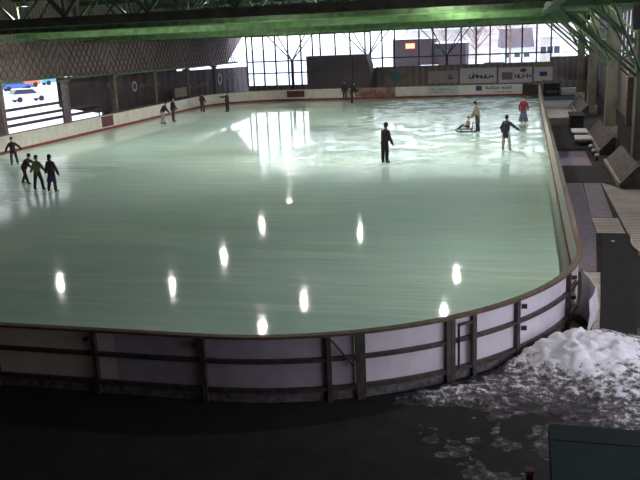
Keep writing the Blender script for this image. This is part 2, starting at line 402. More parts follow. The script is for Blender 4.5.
sp = {k: s_of(*v) for k, v in dict(p0=(4.82, 0), p1=(6.8, 0), p2=(8.79, 0), p3=(10.78, .42), p4=(11.26, .57), p5=(12.62, 1.36), p6=(12.98, 1.71), p7=(13.71, 2.47), p8=(14.67, 4.24), p9=(14.93, 4.95)).items()}
latch = lambda t, s, z: MB().obox((at(s)[0] + at(s)[2] * .15, at(s)[1] + at(s)[3] * .15, z), (.05, .01, 0), (.0, .03, 0), (0, 0, .035)).obj('latch', M['black'], t)
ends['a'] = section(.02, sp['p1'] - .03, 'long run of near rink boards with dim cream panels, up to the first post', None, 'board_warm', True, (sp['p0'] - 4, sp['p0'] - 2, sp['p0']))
t = section(sp['p1'] - .03, sp['p2'] - .03, 'near rink board section with one pale strip beside a panel shaded mauve', None, 'board_dim', True, (sp['p1'],), two=.2, lighter='board_warm'); latch(t, sp['p1'] - .08, .93)
t = section(sp['p2'] - .03, sp['p3'] - .03, 'shade-toned mauve near rink board section between the two-tone section and the braced gate', None, 'board_dim', True, (sp['p2'],)); latch(t, sp['p2'] - .08, .93)
t = section(sp['p3'] - .03, sp['p4'] - .08, 'narrow shade-toned gate in the rink boards with a diagonal brace', None, 'board_dim', True, (sp['p3'],), name='rink_gate')
a = at(sp['p3'] + .05); b = at(sp['p4'] - .12)
MB().bar((a[0] + a[2] * .12, a[1] + a[3] * .12, .98), (b[0] + b[2] * .12, b[1] + b[3] * .12, .5), .03).obj('diagonal_brace', M['steel_brown'], t)
section(sp['p4'] - .08, sp['p5'] - .07, 'near rink board section with two pale panels just past the braced gate', None, 'board', True, (sp['p4'] - .03, sp['p4'] + .04))
t = section(sp['p5'] - .07, sp['p6'] - .03, 'small pale gate with its own inner frame in the curved rink boards', None, 'board', True, (sp['p5'] - .03, sp['p5'] + .06), name='rink_gate')
mb = MB()
for sA in (sp['p5'] + .16, sp['p6'] - .08):
    x, y, nx, ny = at(sA); mb.bar((x + nx * .12, y + ny * .12, .15), (x + nx * .12, y + ny * .12, .93), .04)
a = at(sp['p5'] + .16); b = at(sp['p6'] - .08)
mb.bar((a[0] + a[2] * .12, a[1] + a[3] * .12, .93), (b[0] + b[2] * .12, b[1] + b[3] * .12, .93), .04)
mb.obj('gate_frame', M['steel_brown'], t)
section(sp['p6'] - .03, sp['p7'] - .04, 'curved near board section tinted by lavender daylight between small gate and latch post', None, 'board', True, (sp['p6'],))
t = section(sp['p7'] - .04, sp['p8'] - .04, 'curved near board section whose foot is buried in the snow heap', None, 'board', True, (sp['p7'],)); latch(t, sp['p7'] + .09, .93); latch(t, sp['p7'] + .09, .52)
t = section(sp['p8'] - .04, sp['p9'], 'short curved board section behind the snow heap by the grey walkway', None, 'board', True, (sp['p8'],)); latch(t, sp['p8'] + .09, .93); latch(t, sp['p8'] + .09, .52)
# right-hand straight
s = sp['p9']; send = s_of(15, LEN - RR)
n = 14
for i in range(n):
    section(s + (send - s) * i / n, s + (send - s) * (i + 1) / n, 'pale rink board section in the long straight run beside the walkway', 'boards beside the walkway', 'board_far', False, (), 'kick_red')
# far side
f = lambda x: s_of(x, LEN)
q = [send, f(13.0) - .7, f(7.95), f(5.15), f(2.2), f(-1.7), f(-4.4), f(-6.4), f(-8.6)]
far_labels = ['dark brown rink board rounding the tight far corner', 'far rink board with long white advert, square logo and two lines of lettering',
    'far rink board with a pale green advert of small lettering', 'plain white far rink board between the brown advert and the pale green one',
    'far rink board covered by a mottled brown advert', 'far rink board behind the two dark skaters by the grey cabin', 'plain far rink board between the maroon advert and the grey cabin skaters', 'far rink board carrying a small maroon slanted advert']
pan = ['wood_dark', 'lav', 'paleteal', 'board_far', 'brownad', 'board_far', 'board_far', 'board_far']
far = []
for i in range(8): far.append(section(q[i], q[i + 1], far_labels[i], None, pan[i]))
fy = LEN - .004
def flat(xa, xb, za, zb, y, m, parent, name, th=.01): return MB().box(min(xa, xb), max(xa, xb), y - th, y, za, zb).obj(name, M[m], parent)
flat(-8.35, -6.6, .32, .92, fy, 'maroon', far[7], 'advert')
adv = MB().box(9.55, 10.1, fy - .012, fy, .5, .95).obj('logo', M['ink_blue'], far[1]); MB().box(9.68, 9.97, fy - .018, fy - .01, .6, .85).obj('logo_centre', M['lav'], adv)
scribble((10.4, fy, .62), (1, 0, 0), (0, 0, 1), 2.5, .26, 14, 3, (0, -.008, 0)).obj('lettering', M['ink'], far[1])
scribble((11.2, fy, .30), (1, 0, 0), (0, 0, 1), 1.9, .15, 14, 4, (0, -.008, 0)).obj('lettering', M['ink_red'], far[1])
scribble((5.5, fy, .68), (1, 0, 0), (0, 0, 1), 1.7, .17, 12, 5, (0, -.008, 0)).obj('lettering', M['ink_teal'], far[2])
scribble((5.5, fy, .42), (1, 0, 0), (0, 0, 1), 1.2, .12, 9, 6, (0, -.008, 0)).obj('lettering', M['ink_red'], far[2])
MB().prism([(0, 0)] * 0 or [(7.2, 0), (7.6, 0), (7.75, 0), (7.3, 0)], 0, .001) if False else None
MB().bar((7.2, fy - .008, .3), (7.7, fy - .008, .8), .12, .01).obj('swoosh', M['ink_teal'], far[2])
scribble((-1.2, fy, .35), (1, 0, 0), (0, 0, 1), 3.0, .5, 8, 9, (0, -.008, 0)).obj('lettering', M['ink_red'], far[4])
# far corner and left side
s0 = q[8]; s1 = s_of(-15, LEN - RF)
cl = ['white board at the window end of the big rounded corner', 'white board mid-way round the big rounded corner, behind the lone arm-pointing skater', 'white board finishing the big rounded corner before the straight']
for i in range(3): section(s0 + (s1 - s0) * i / 3, s0 + (s1 - s0) * (i + 1) / 3, cl[i], None)
s2 = s_of(-15, 42.); s3 = s_of(-15, 37.4)
for i in range(4): section(s1 + (s2 - s1) * i / 4, s1 + (s2 - s1) * (i + 1) / 4, 'plain white rink board between the maroon square and the big rounded corner', 'plain boards past the maroon square')
t = section(s2, s3, 'white rink board on the long straight with a maroon square sign', None)
MB().box(-15 + .0, -14.99, 38.85, 40.5, .24, .98).obj('advert', M['maroon'], t)
s4 = s_of(-15, RN)
for i in range(9): section(s3 + (s4 - s3) * i / 9, s3 + (s4 - s3) * (i + 1) / 9, 'plain white rink board on the long straight this side of the maroon square', 'plain boards this side of the maroon square')
section(s4, TOTAL - .02, 'curved white rink board at the camera end of the long straight', None)

# ------------------------------------------------------------------ roof girders
def girder(Y, z0, z1, x0, x1, mc, mw, label, top=8.7, flange=None):
    t = thing('roof_girder', label, 'girder', ((x0 + x1) / 2, Y, z0), None)
    MB().box(x0, x1, Y - .12, Y + .12, z0, z1).obj('lower_chord', mc, t)
    if flange: MB().box(x0, x1, Y - .3, Y + .3, z0 - .02, z0 + flange[0]).obj('flange', flange[1], t)
    MB().box(x0, x1, Y - .1, Y + .1, top, top + .3).obj('upper_chord', mw, t)
    x = x0 + 1.; k = 0
    while x < x1 - 3.4:
        MB().bar((x, Y, z1), (x + 1.7, Y, top), .11).obj('diagonal_brace', mw, t)
        MB().bar((x, Y, z1), (x - .9, Y + 1.3, top), .08).obj('diagonal_brace', mw, t)
        MB().bar((x + 3.4, Y, z1), (x + 1.7, Y, top), .11).obj('diagonal_brace', mw, t)
        x += 3.4; k += 1
    return t
girder(16, 6.53, 6.86, -17.5, 17.5, M['brown_beam'], M['green_d'], 'dark brown roof girder with green lattice above it, front one under the roof')
girder(28, 6.62, 7.0, -17.5, 17.5, M['green_d'], M['green_d'], 'dark green roof girder with bright lower flange, second behind the brown girder', flange=(.04, M['green']))
girder(34, 6.38, 6.72, -17.5, 17.5, M['green'], M['green_d'], 'bright green slim roof girder, third behind the brown girder')
girder(42, 6.12, 7.0, -17.5, 17.5, M['green'], M['green_d'], 'green roof girder with broad chord, fourth behind the brown girder', flange=(.1, M['green']))
girder(52, 6.1, 6.4, -17.5, 17.5, M['green_d'], M['green_d'], 'dull green roof girder, fifth behind the brown girder')
girder(62, 6.12, 6.4, -17.5, 17.5, M['green'], M['green_d'], 'green roof girder over the far end of the rink, before the glazing posts')
girder(70.8, 7.75, 8.0, -17.5, 19.8, M['green'], M['green_d'], 'green roof girder carried by the forked posts at the glazing')

# ceiling lamps
lamps = [(-5.6, 44.8), (-5.3, 35.8), (-13.2, 28.8), (-6.1, 29.4), (2.4, 27.9), (2.45, 43.1), (-5.25, 51.2), (10.2, 33.3), (10.1, 27.0), (1.4, 23.7), (16.6, 7.5), (17.2, 28), (17.2, 45)]  # last three are unseen, added to brighten the walkway and snow
names = ['middle of the roof, fourth row', 'middle of the roof, second row', 'edge of the roof over the long cream boards', 'first row beside the middle', 'first row over the rink centre line', 'third row over the rink centre line',
         'last row before the glazing', 'second row by the walkway side', 'first row by the walkway side', 'front of the roof before the other rows', 'added fill over the near walkway end', 'added fill over the white benches', 'added fill over the storage box']
for (x, y), nm in zip(lamps, names):
    t = thing('ceiling_lamp', 'round high-bay lamp with pale green glow, ' + nm, 'lamp', (x, y, 8.0), 'high-bay lamps under the roof')
    h = MB(); n = 16
    vs = []
    for r, z in ((.1, 8.55), (.12, 8.35), (.26, 8.12), (.27, 8.08), (.25, 8.10), (.1, 8.33)):
        vs += [(x + r * math.cos(2 * PI * k / n), y + r * math.sin(2 * PI * k / n), z) for k in range(n)]
    h.add(vs, [[i * n + k, i * n + (k + 1) % n, (i + 1) * n + (k + 1) % n, (i + 1) * n + k] for i in range(5) for k in range(n)])
    h.obj('lamp_shade', M['cargrey'], t, True)
    MB().tube([(x, y, 8.55), (x, y, 9.2)], .03, 6).obj('hanger', M['black'], t)
    MB().prism([(x + .10 * math.cos(2 * PI * k / n), y + .10 * math.sin(2 * PI * k / n)) for k in range(n)], 8.1, 8.12).obj('glowing_lens', M['lamp'], t)

# ------------------------------------------------------------------ left side: posts, lattice, tarp, rails
pl = ['grey-brown post at the edge of the bright car park opening', 'grey-brown post where the dark tarpaulin begins beside the parked cars', 'grey-brown post standing before the pale ring logo of the tarpaulin', 'grey-brown post between the ring logo and the tan board', 'grey-brown post further along the tarpaulin, behind the far skaters', 'grey-brown post near the window end of the tarpaulin']
ys = [29.6, 36.6, 43.2, 50.0, 56.8, 63.6]
for y, l, zt in zip(ys, pl, (3.87, 3.72, 3.62, 3.56, 3.52, 3.52)):
    t = thing('timber_post', l, 'post', (-16.2, y, FZ), None)
    MB().box(-16.38, -16.02, y - .18, y + .18, FZ, zt - .14).obj('shaft', M['post'], t, bevel=.02)
    MB().box(-16.45, -15.95, y - .3, y + .3, zt - .16, zt - .005).obj('capital', M['post'], t)
yy = [22.8] + ys + [70.4]
bay_names = ['over the empty end of the side wall', 'above the bright car park opening', 'above the start of the dark tarpaulin', 'above the pale ring logo', 'above the tan board', 'above the far pair of skaters', 'at the window end']
for i in range(7):
    y0, y1 = yy[i], yy[i + 1]; zb = (4.0, 3.95, 3.8, 3.7, 3.64, 3.6, 3.6)[i]
    t = thing('lattice_girder', 'green crossed-bar lattice girder bay along the side, ' + bay_names[i], 'girder', (-16.2, (y0 + y1) / 2, 3.7), None)
    MB().box(-16.3, -16.1, y0 + .02, y1 - .02, zb - .08, zb + .08).obj('lower_chord', M['green_d'], t)
    MB().box(-16.3, -16.1, y0 + .02, y1 - .02, 6.25, 6.45).obj('upper_chord', M['green_d'], t)
    n = 5; d = (y1 - y0) / n
    for k in range(n):
        for sg, xo in ((1, .03), (-1, -.03)):
            for h0 in (0, .5):
                a = y0 + (k + h0) * d; b = a + sg * d * 1.5
                z1 = 6.25; 
                lo, hi = zb + .08, 6.25
                def clipy(y, lo_, hi_): return max(lo_, min(hi_, y))
                bb = clipy(b, y0, y1)
                if abs(bb - a) < .05: continue
                zz = lo + (hi - lo) * (bb - a) / (b - a)
                MB().bar((-16.2 + xo, a, lo), (-16.2 + xo, bb, zz), .045).obj('lattice_bar', M['brown_beam'], t)
struct(MB().box(-17.3, -17.15, 43, 72, FZ, 1.25).obj('wall_low_side', M['wood_dark']))
# dark tarpaulin screen in two lengths
def tarp(y0, y1, zb, z1, label, x=-17.0):
    t = thing('hanging_tarpaulin', label, 'screen', (x, (y0 + y1) / 2, zb[1]))
    mb = MB(); n = 40; vs = []; 
    for k in range(n + 1):
        y = y0 + (y1 - y0) * k / n; dx = .03 * math.sin(k * 1.9)
        zt = z1[0] + (z1[1] - z1[0]) * k / n; z0 = max(zb[1], zb[0] + (zb[1] - zb[0]) * k / 10)
        vs += [(x + dx, y, z0), (x + dx, y, zt), (x + dx - .04, y, zt), (x + dx - .04, y, z0)]
    fs = [[0, 1, 2, 3], [4 * n + 3, 4 * n + 2, 4 * n + 1, 4 * n]]
    for k in range(n):
        for j in range(4): fs.append([4 * k + j, 4 * k + (j + 1) % 4, 4 * k + 4 + (j + 1) % 4, 4 * k + 4 + j])
    mb.add(vs, fs); mb.obj('sheet', M['dark_tarp'], t)
    return t
t1 = tarp(37.0, 56.5, (1.85, 1.0), (3.85, 3.6), 'dark tarpaulin screen with a pale ring logo, hung between the posts')
t2 = tarp(56.6, 75.6, (FZ, FZ), (3.35, 2.95), 'dark plum screen with reddish lettering and a pale round logo, next to the glazing')
def ring(c, r, w, m, parent, name='emblem'):
    mb = MB(); n = 24; vs = []
    for k in range(n):
        a = 2 * PI * k / n
        for rr in (r, r - w):
            for dx in (0, .02): vs.append((c[0] + dx, c[1] + rr * math.cos(a), c[2] + rr * math.sin(a)))
    fs = []
    for k in range(n):
        a, b = 4 * k, 4 * ((k + 1) % n)
        for i, j in ((0, 1), (1, 3), (3, 2), (2, 0)): fs.append([a + i, a + j, b + j, b + i])
    return mb.add(vs, fs).obj(name, m, parent)
ring((-16.95, 48.0, 2.55), .42, .16, M['ink_pale'], t1)
scribble((-16.93, 49.0, 2.35), (0, 1, 0), (0, 0, 1), 3.6, .4, 7, 21, (.01, 0, 0)).obj('lettering', M['ink_mute'], t1)
MB().box(-16.95, -16.93, 43.6, 44.5, 2.75, 3.1).obj('blue_mark', M['ink_blue'], t1)
ring((-16.95, 66.9, 2.05), .62, .3, M['ink_pale'], t2)
scribble((-16.93, 68.2, 1.85), (0, 1, 0), (0, 0, 1), 4.2, .55, 8, 22, (.01, 0, 0)).obj('lettering', M['ink_mute'], t2)
scribble((-16.93, 57.4, 1.6), (0, 1, 0), (0, 0, 1), 6., .5, 10, 23, (.01, 0, 0)).obj('lettering', M['ink_red'], t2)
tb = thing('notice_board', 'small tan board standing behind the pair of skaters at the long boards', 'board', (-15.9, 54.5, FZ))
MB().box(-15.95, -15.88, 53.4, 55.9, 1.15, 1.95).obj('board_panel', M['tan'], tb)
for y in (53.7, 55.6): MB().box(-16.0, -15.95, y - .04, y + .04, FZ, 1.9).obj('leg', M['wood_dark'], tb)
# rails between boards and posts
for z, l in ((1.30, 'lowest'), (1.72, 'middle'), (2.25, 'topmost')):
    t = thing('barrier_rail', 'dark timber barrier rail before the car park opening, %s of three' % l, 'rail', (-16.45, 32, z), None)
    MB().box(-16.5, -16.4, 22.5, 41.5 if z < 2 else 36.5, z - .09, z + .09).obj('rail_bar', M['wood_dark'], t)
    if z < 1.5:
        for y in (22.8, 29.6, 36.6, 41.3): MB().box(-16.57, -16.51, y - .06, y + .06, FZ, 2.4 if y < 40 else 1.8).obj('upright', M['wood_dark'], t)
t = thing('spectator_bench', 'long dark bench behind the cream boards under the tarpaulin', 'bench', (-15.75, 44, FZ))
MB().box(-15.95, -15.5, 41.8, 52.5, .98, 1.06).obj('seat', M['post'], t)
for y in (42.2, 45.6, 49, 52.1): MB().box(-15.85, -15.6, y - .05, y + .05, FZ, .98).obj('leg', M['wood_dark'], t)

# ------------------------------------------------------------------ forked posts at the glazing
for x, zf, l in ((-10.2, 3.55, 'standing before the brightest glazing beside the tarpaulin'), (-2.0, 3.75, 'rising behind the corner of the grey cabin'), (6.15, 3.55, 'between the dark building and the snowy car seen outside')):
    t = thing('forked_post', 'dark forked post with four struts, ' + l, 'post', (x, 71, FZ))
    MB().tube([(x, 71, FZ), (x, 71, zf)], .16, 10).obj('shaft', M['steel_brown'], t)
    for dx, dy in ((-2.5, -.5), (-1.5, .6), (1.5, -.5), (2.2, .6)):
        MB().bar((x, 71, zf - .05), (x + dx * 1.65, 71 + dy * .3, 7.75), .1).obj('strut', M['steel_brown'], t)
# grey cabin
t = thing('grey_cabin', 'large plain grey box cabin standing behind the far boards', 'cabin', (-4, 66, FZ))
MB().prism_y([(-7.0, .25), (-.8, .25), (-.72, 2.95), (-1.02, 3.9), (-7.0, 4.0)], 65, 67.2).obj('cladding', M['grey_box'], t)
MB().box(-2.42, -2.3, 64.97, 65.0, .25, 3.9).obj('seam_strip', M['steel_brown'], t)
MB().box(-6.9, -.9, 65.1, 67.1, FZ, .25).obj('plinth', M['backwall'], t)
MB().box(-7.06, -1.0, 64.96, 67.24, 3.96, 4.04).obj('roof_edge', M['steel_brown'], t)
# banner wall behind the far boards
bw = struct(MB().box(-.65, 17.6, 68.0, 68.15, FZ, 2.68).obj('wall_banner', M['backwall']))
def banner(x0, x1, z0, z1, m, label):
    t = thing('hanging_banner', label, 'banner', ((x0 + x1) / 2, 67.96, z0))
    MB().box(x0, x1, 67.95, 67.985, z0, z1).obj('cloth', M[m], t)
    return t
D = (0, -.008, 0); UX = (1, 0, 0); UZ = (0, 0, 1)
t = banner(.3, 2.6, 1.0, 2.45, 'banner2', 'dull brown banner with a bluish-green crest, next to the grey cabin'); MB().ball((1.3, 67.94, 1.75), .5, 12, 8, (1, .03, 1)).obj('crest', M['ink_teal'], t)
t = banner(4.6, 7.5, .95, 2.1, 'banner', 'short grey banner with a small block of dark lettering'); scribble((6., 67.95, 1.3), UX, UZ, 1.1, .5, 4, 31, D).obj('lettering', M['ink_blue'], t)
t = banner(7.7, 11.2, .85, 2.3, 'lav', 'pale banner with slanting dark handwriting, above the long white advert')
scribble((8.2, 67.95, 1.3), UX, UZ, 2.7, .5, 7, 32, D).obj('lettering', M['ink'], t); MB().bar((8.8, 67.94, 1.2), (9.5, 67.94, 1.95), .13, .01).obj('swash', M['ink_blue'], t)
t = banner(11.4, 14.5, .8, 2.25, 'lav', 'pale banner with an emblem over dark and orange lettering')
scribble((12.9, 67.95, 1.2), UX, UZ, 1.5, .42, 4, 33, D).obj('lettering', M['ink'], t); MB().ball((13.7, 67.94, 1.95), .26, 12, 8, (1.2, .03, .7)).obj('emblem', M['ink_red'], t); MB().box(11.7, 12.7, 67.94, 67.95, 1.1, 1.8).obj('orange_block', M['banner2'], t)
t = banner(14.7, 16.4, .9, 2.2, 'lav', 'pale banner with one dark square, beneath the orange strip'); MB().box(15.2, 15.9, 67.94, 67.95, 1.35, 1.75).obj('square_mark', M['ink_blue'], t)
tag(MB().box(14.8, 16.3, 67.9, 67.99, 2.3, 2.6).obj('sign_strip', M['orange']), 'orange strip sign above the banner with the dark square', 'sign')
t = thing('wall_ledge', 'pale narrow shelf running below the last banner toward the walkway', 'shelf', (17.4, 67.8, .9))
MB().box(15.6, 19.2, 67.6, 67.99, .80, .88).obj('shelf_board', M['white'], t); MB().box(15.8, 15.9, 67.7, 67.95, FZ, .8).box(18.8, 18.9, 67.7, 67.95, FZ, .8).obj('bracket', M['frame'], t)

# ------------------------------------------------------------------ walkway side
def mat_thing(poly, z, m, name, label, cat): return tag(MB().prism(poly, FZ + .001, FZ + z).obj(name, M[m]), label, cat)
mat_thing([(15.16, 8.1), (15.6, 8.1), (15.9, 12), (16.02, 19.9), (15.2, 19.9)], .02, 'mat_purple', 'rubber_mat', 'long purple-grey rubber mat right beside the straight boards', 'mat')
mat_thing([(15.92, 14.0), (16.56, 14.0), (16.69, 19.9), (16.08, 19.9)], .022, 'mat_purple2', 'rubber_mat', 'lighter grey rubber mat alongside the pale planks', 'mat')
mat_thing([(15.2, 20.0), (17.32, 20.0), (17.35, 23.75), (15.2, 23.75)], .02, 'mat_dark', 'rubber_mat', 'black rubber mat laid across the whole walkway', 'mat')
mat_thing([(15.35, 4.1), (15.95, 3.3), (16.73, 11.9), (16.02, 11.9)], .05, 'mat_dark', 'rubber_mat', 'long black rubber mat with a white spot, by the hose', 'mat')
tag(MB().ball((16.25, 10.9, FZ + .07), .05, 10, 6, (1, 1, .5)).obj('ice_lump', M['white'], None, True), 'tiny white lump lying on the long black mat', 'lump')
mat_thing([(15.18, 24.0), (16.7, 24.0), (16.7, 28.2), (15.18, 28.2)], .02, 'mat_purple', 'rubber_mat', 'purple-grey rubber mat beyond the crosswise black mat', 'mat')
mat_thing([(15.18, 28.9), (17.1, 28.9), (17.1, 43.3), (15.18, 43.3)], .02, 'mat_dark', 'rubber_mat', 'wide dark rubber mat between the white benches and the boards', 'mat')
mat_thing([(15.2, 43.6), (18.0, 43.6), (18.0, 57), (15.2, 57)], .03, 'concrete', 'pale_floor', 'floor painted paler where light falls at the window end of the walkway', 'slab')  # lit stretch of floor, its brightness put into a pale surface
mat_thing([(15.22, 3.9), (15.34, 4.15), (15.7, 8.05), (15.24, 8.05)], .025, 'concrete', 'pale_floor', 'small pale concrete strip between the boards and the long black mat', 'slab')
mat_thing([(16.76, 12.05), (19.7, 12.05), (19.7, 18.6), (17.4, 18.6), (16.72, 19.9)], .035, 'wood', 'plank_deck', 'weathered pale plank deck beyond the hose beside the wall', 'deck')
mat_thing([(15.93, 12.0), (15.93, 13.95), (16.7, 13.95), (16.7, 12.0)], .025, 'wood', 'plank_deck', 'pale wedge of planks between the two rubber mats', 'deck')
mat_thing([(16.78, 5.4), (19.7, 5.4), (19.7, 12.0), (16.78, 12.0)], .03, 'wood', 'plank_deck', 'brownish plank deck next to the long black mat, under the hose', 'deck')
# hose
pts = []
for k in range(40):
    t_ = k / 39; a = 2.6 + 3.4 * t_
    pts.append((17.15 + .45 * math.cos(a) * (1 - .2 * t_) + .5 * t_ * t_, 10.6 + 1.2 * math.sin(a) - .4 * t_, FZ + .065))
tag(MB().tube(pts, .03, 8).obj('garden_hose', M['hose'], None, True), 'pale hose curling over the edge of the long black mat', 'hose')
# sloping timber kerbs between the frames
for y0, y1, l in ((18.8, 24.4, 'beside the crosswise black mat'), (27.1, 34.6, 'beside the white benches'), (43.3, 52., 'beside the paler lit floor at the window end')):
    t = thing('sloping_kerb', 'dark sloping timber kick wall with pale front lip, ' + l, 'kick wall', (17.8, (y0 + y1) / 2, FZ))
    MB().prism_y([(17.28, FZ), (17.94, FZ), (17.94, .72), (17.85, .72), (17.28, .12)], y0, y1).obj('sloped_panel', M['wood_dark'], t)
    MB().bar((17.25, y0, FZ + .16), (17.25, y1, FZ + .16), .1, .16).obj('front_lip', M['lip'], t)
    MB().bar((17.28, y0 - .03, FZ + .15), (17.85, y0 - .03, .69), .1, .1).obj('end_lip', M['wood_dark'], t)
# portal frames with knee braces
fl = [(22, 'standing behind the crosswise black mat'), (33.5, 'standing behind the white benches'), (46, 'standing by the dark storage box'), (58, 'standing at the window end of the walkway')]
for y, l in fl:
    t = thing('steel_portal', 'grey-green portal pillar with green slanting braces, ' + l, 'pillar', (18.2, y, FZ))
    MB().box(18.0, 18.55, y - .35, y + .35, FZ, 6.6).obj('pillar_shaft', M['greygreen'], t, bevel=.03)
    MB().box(17.96, 18.65, y - .5, y + .5, FZ, .5).obj('footing', M['concrete'], t)
    MB().bar((15.1, y - .1, 6.45), (18.6, y - .1, 3.2), .11).obj('slanting_brace', M['green_d'], t)
    MB().bar((16.4, y + .25, 6.45), (18.8, y + .25, 4.3), .10).obj('slanting_brace', M['green'], t)
    MB().bar((18.3, y + .1, 3.4), (20.0, y + .1, 5.4), .08).obj('outer_brace', M['green_d'], t)
    for dy in (-2.6, 2.6):
        MB().bar((18.3, y, 3.6), (16.8, y + dy, 6.5), .08).obj('side_brace', M['green_d'], t)
    MB().box(14.97, 20.1, y - .12, y + .12, 6.5, 6.75).obj('top_beam', M['green_d'], t)
    # secondary raking struts between the frames
for y, l in ((27.8, 'between the two pillars by the white benches'), (39.5, 'beyond the white benches'), (52, 'near the paler lit floor'), (64, 'close to the last banner')):
    t = thing('raking_strut', 'green raking roof strut pair ' + l, 'strut', (19, y, 3))
    MB().bar((15.4, y, 6.6), (19.8, y, 2.8), .10).obj('strut_bar', M['green_d'], t)
    MB().bar((16.6, y + .3, 6.6), (19.85, y + .3, 3.85), .09).obj('strut_bar', M['green_d'], t)
    MB().box(19.8, 20.1, y - .2, y + .5, FZ, 2.7).obj('stub_post', M['post'], t)
    MB().bar((19.8, y - 1.5, 4.0), (17.6, y + 1.8, 6.6), .07).obj('cross_tie', M['green_d'], t)
# eaves beam along the walkway side
tag(MB().box(14.6, 14.95, 10, 71, 6.45, 6.75).obj('eaves_girder', M['green_d']), 'dark green girder running lengthwise above the straight boards', 'girder')
# boxes, benches, stools
t = thing('storage_box', 'dark blue-black storage box with lid standing against the kick wall', 'box', (16.9, 37.6, FZ))
MB().box(16.45, 17.15, 36.2, 38.6, FZ + .021, .72).obj('box_body', M['mat_dark'], t, bevel=.02); MB().box(16.4, 17.2, 36.15, 38.65, .72, .8).obj('lid', M['mat_dark'], t)
for y, l, m in ((33.6, 'cream-topped low bench next to the storage box', 'white'), (30.7, 'bluish white low bench, second from the storage box', 'offwhite')):
    t = thing('low_bench', l, 'bench', (16.85, y, FZ))
    MB().box(16.35, 17.15, y - .75, y + .75, .22, .30).obj('seat', M[m], t)
    for dx in (16.42, 17.0):
        for dy in (-.65, .57): MB().box(dx, dx + .08, y + dy, y + dy + .08, FZ + .021, .22).obj('leg', M['wood_dark'], t)
for x, y, l in ((16.95, 28.3, 'first after the white benches'), (16.98, 26.9, 'middle one of three'), (17.0, 25.4, 'last, before the crosswise black mat')):
    t = thing('bollard', 'small white-topped bollard beside the sloping kick wall, ' + l, 'bollard', (x, y, FZ), 'white-topped bollards')
    MB().tube([(x, y, FZ), (x, y, .12)], .07, 10).obj('bollard_shaft', M['wood_dark'], t); MB().ball((x, y, .16), .1, 10, 6, (1, 1, .8)).obj('bollard_top', M['white'], t, True)
t = thing('black_bench', 'black bench against the end wall just past the rink corner', 'bench', (16.2, 63.5, FZ))
MB().box(15.5, 16.9, 63.2, 63.8, .35, .5).obj('seat', M['black'], t); MB().box(15.5, 16.9, 63.75, 63.85, .5, .9).obj('backrest', M['black'], t)
for x in (15.6, 16.7): MB().box(x, x + .1, 63.25, 63.75, FZ, .35).obj('leg', M['black'], t)
t = thing('white_chest', 'white chest beside the black bench at the end wall', 'chest', (17.5, 63.5, FZ))
MB().box(17.05, 18.3, 63.2, 63.9, FZ, .4).obj('chest_body', M['white'], t); MB().box(17.02, 18.33, 63.17, 63.93, .4, .48).obj('lid', M['white'], t)
t = thing('brown_fence', 'brown board fence closing the walkway behind the black bench', 'fence', (17, 65, FZ))
MB().box(15.35, 19.8, 65, 65.1, FZ + .05, 1.1).obj('board_panel', M['backwall'], t)
for x in (15.4, 17.5, 19.6): MB().box(x, x + .12, 65.1, 65.2, FZ, 1.15).obj('fence_post', M['post'], t)
# loose curved sheet outside the near corner
pts = [(14.99, 5.1), (15.12, 4.7), (15.2, 4.25), (15.14, 3.95), (15.05, 3.75)]
mb = MB(); vs = []
for i, (x, y) in enumerate(pts):
    b = .03 * math.sin(i / 4 * PI)
    vs += [(x, y, FZ), (x + .06 + b, y, .35), (x + .03, y, .85 - .05 * i), (x + .05, y + .01, .86 - .05 * i), (x + .09 + b, y + .01, .35), (x + .03, y + .01, FZ)]
fs = [list(range(6)), list(range(24, 30))[::-1]]
for i in range(4):
    for j in range(6): fs.append([6 * i + j, 6 * i + (j + 1) % 6, 6 * i + 6 + (j + 1) % 6, 6 * i + 6 + j])
t = thing('plastic_sheet', 'white plastic sheet with dark edging bulging from the board corner onto the walkway', 'sheet', (15.1, 4.4, FZ))
mb.add(vs, fs).obj('sheet', M['board'], t)
MB().tube([(15.02, 5.1, .86), (15.2, 4.7, .7), (15.27, 4.3, .45), (15.2, 3.95, .15), (15.1, 3.74, FZ + .02)], .018, 6).obj('edging', M['steel_brown'], t)

# ------------------------------------------------------------------ foreground
t = thing('utility_chest', 'big dark teal flat-topped chest standing below the snow', 'chest', (15.2, -4.8, FZ))
MB().box(14.14, 17.0, -6.6, -4.05, FZ, 1.9).obj('chest_body', M['teal'], t)
MB().box(14.1, 17.05, -6.65, -4.0, 1.94, 2.0).obj('lid', M['teal'], t)
MB().box(14.09, 17.05, -6.65, -4.0, 1.9, 1.94).obj('trim_edge', M['black'], t)
MB().box(14.12, 17.05, -4.32, -4.30, 2.0, 2.004).obj('seam', M['mat_dark'], t)
t = thing('rusty_stake', 'short rusty brown post standing beside the teal chest', 'post', (13.9, -4.85, FZ))
MB().box(13.885, 13.945, -4.9, -4.84, FZ, 1.98).obj('post_shaft', M['rust'], t); MB().box(13.875, 13.955, -4.91, -4.83, 1.98, 2.0).obj('post_cap', M['rust'], t)
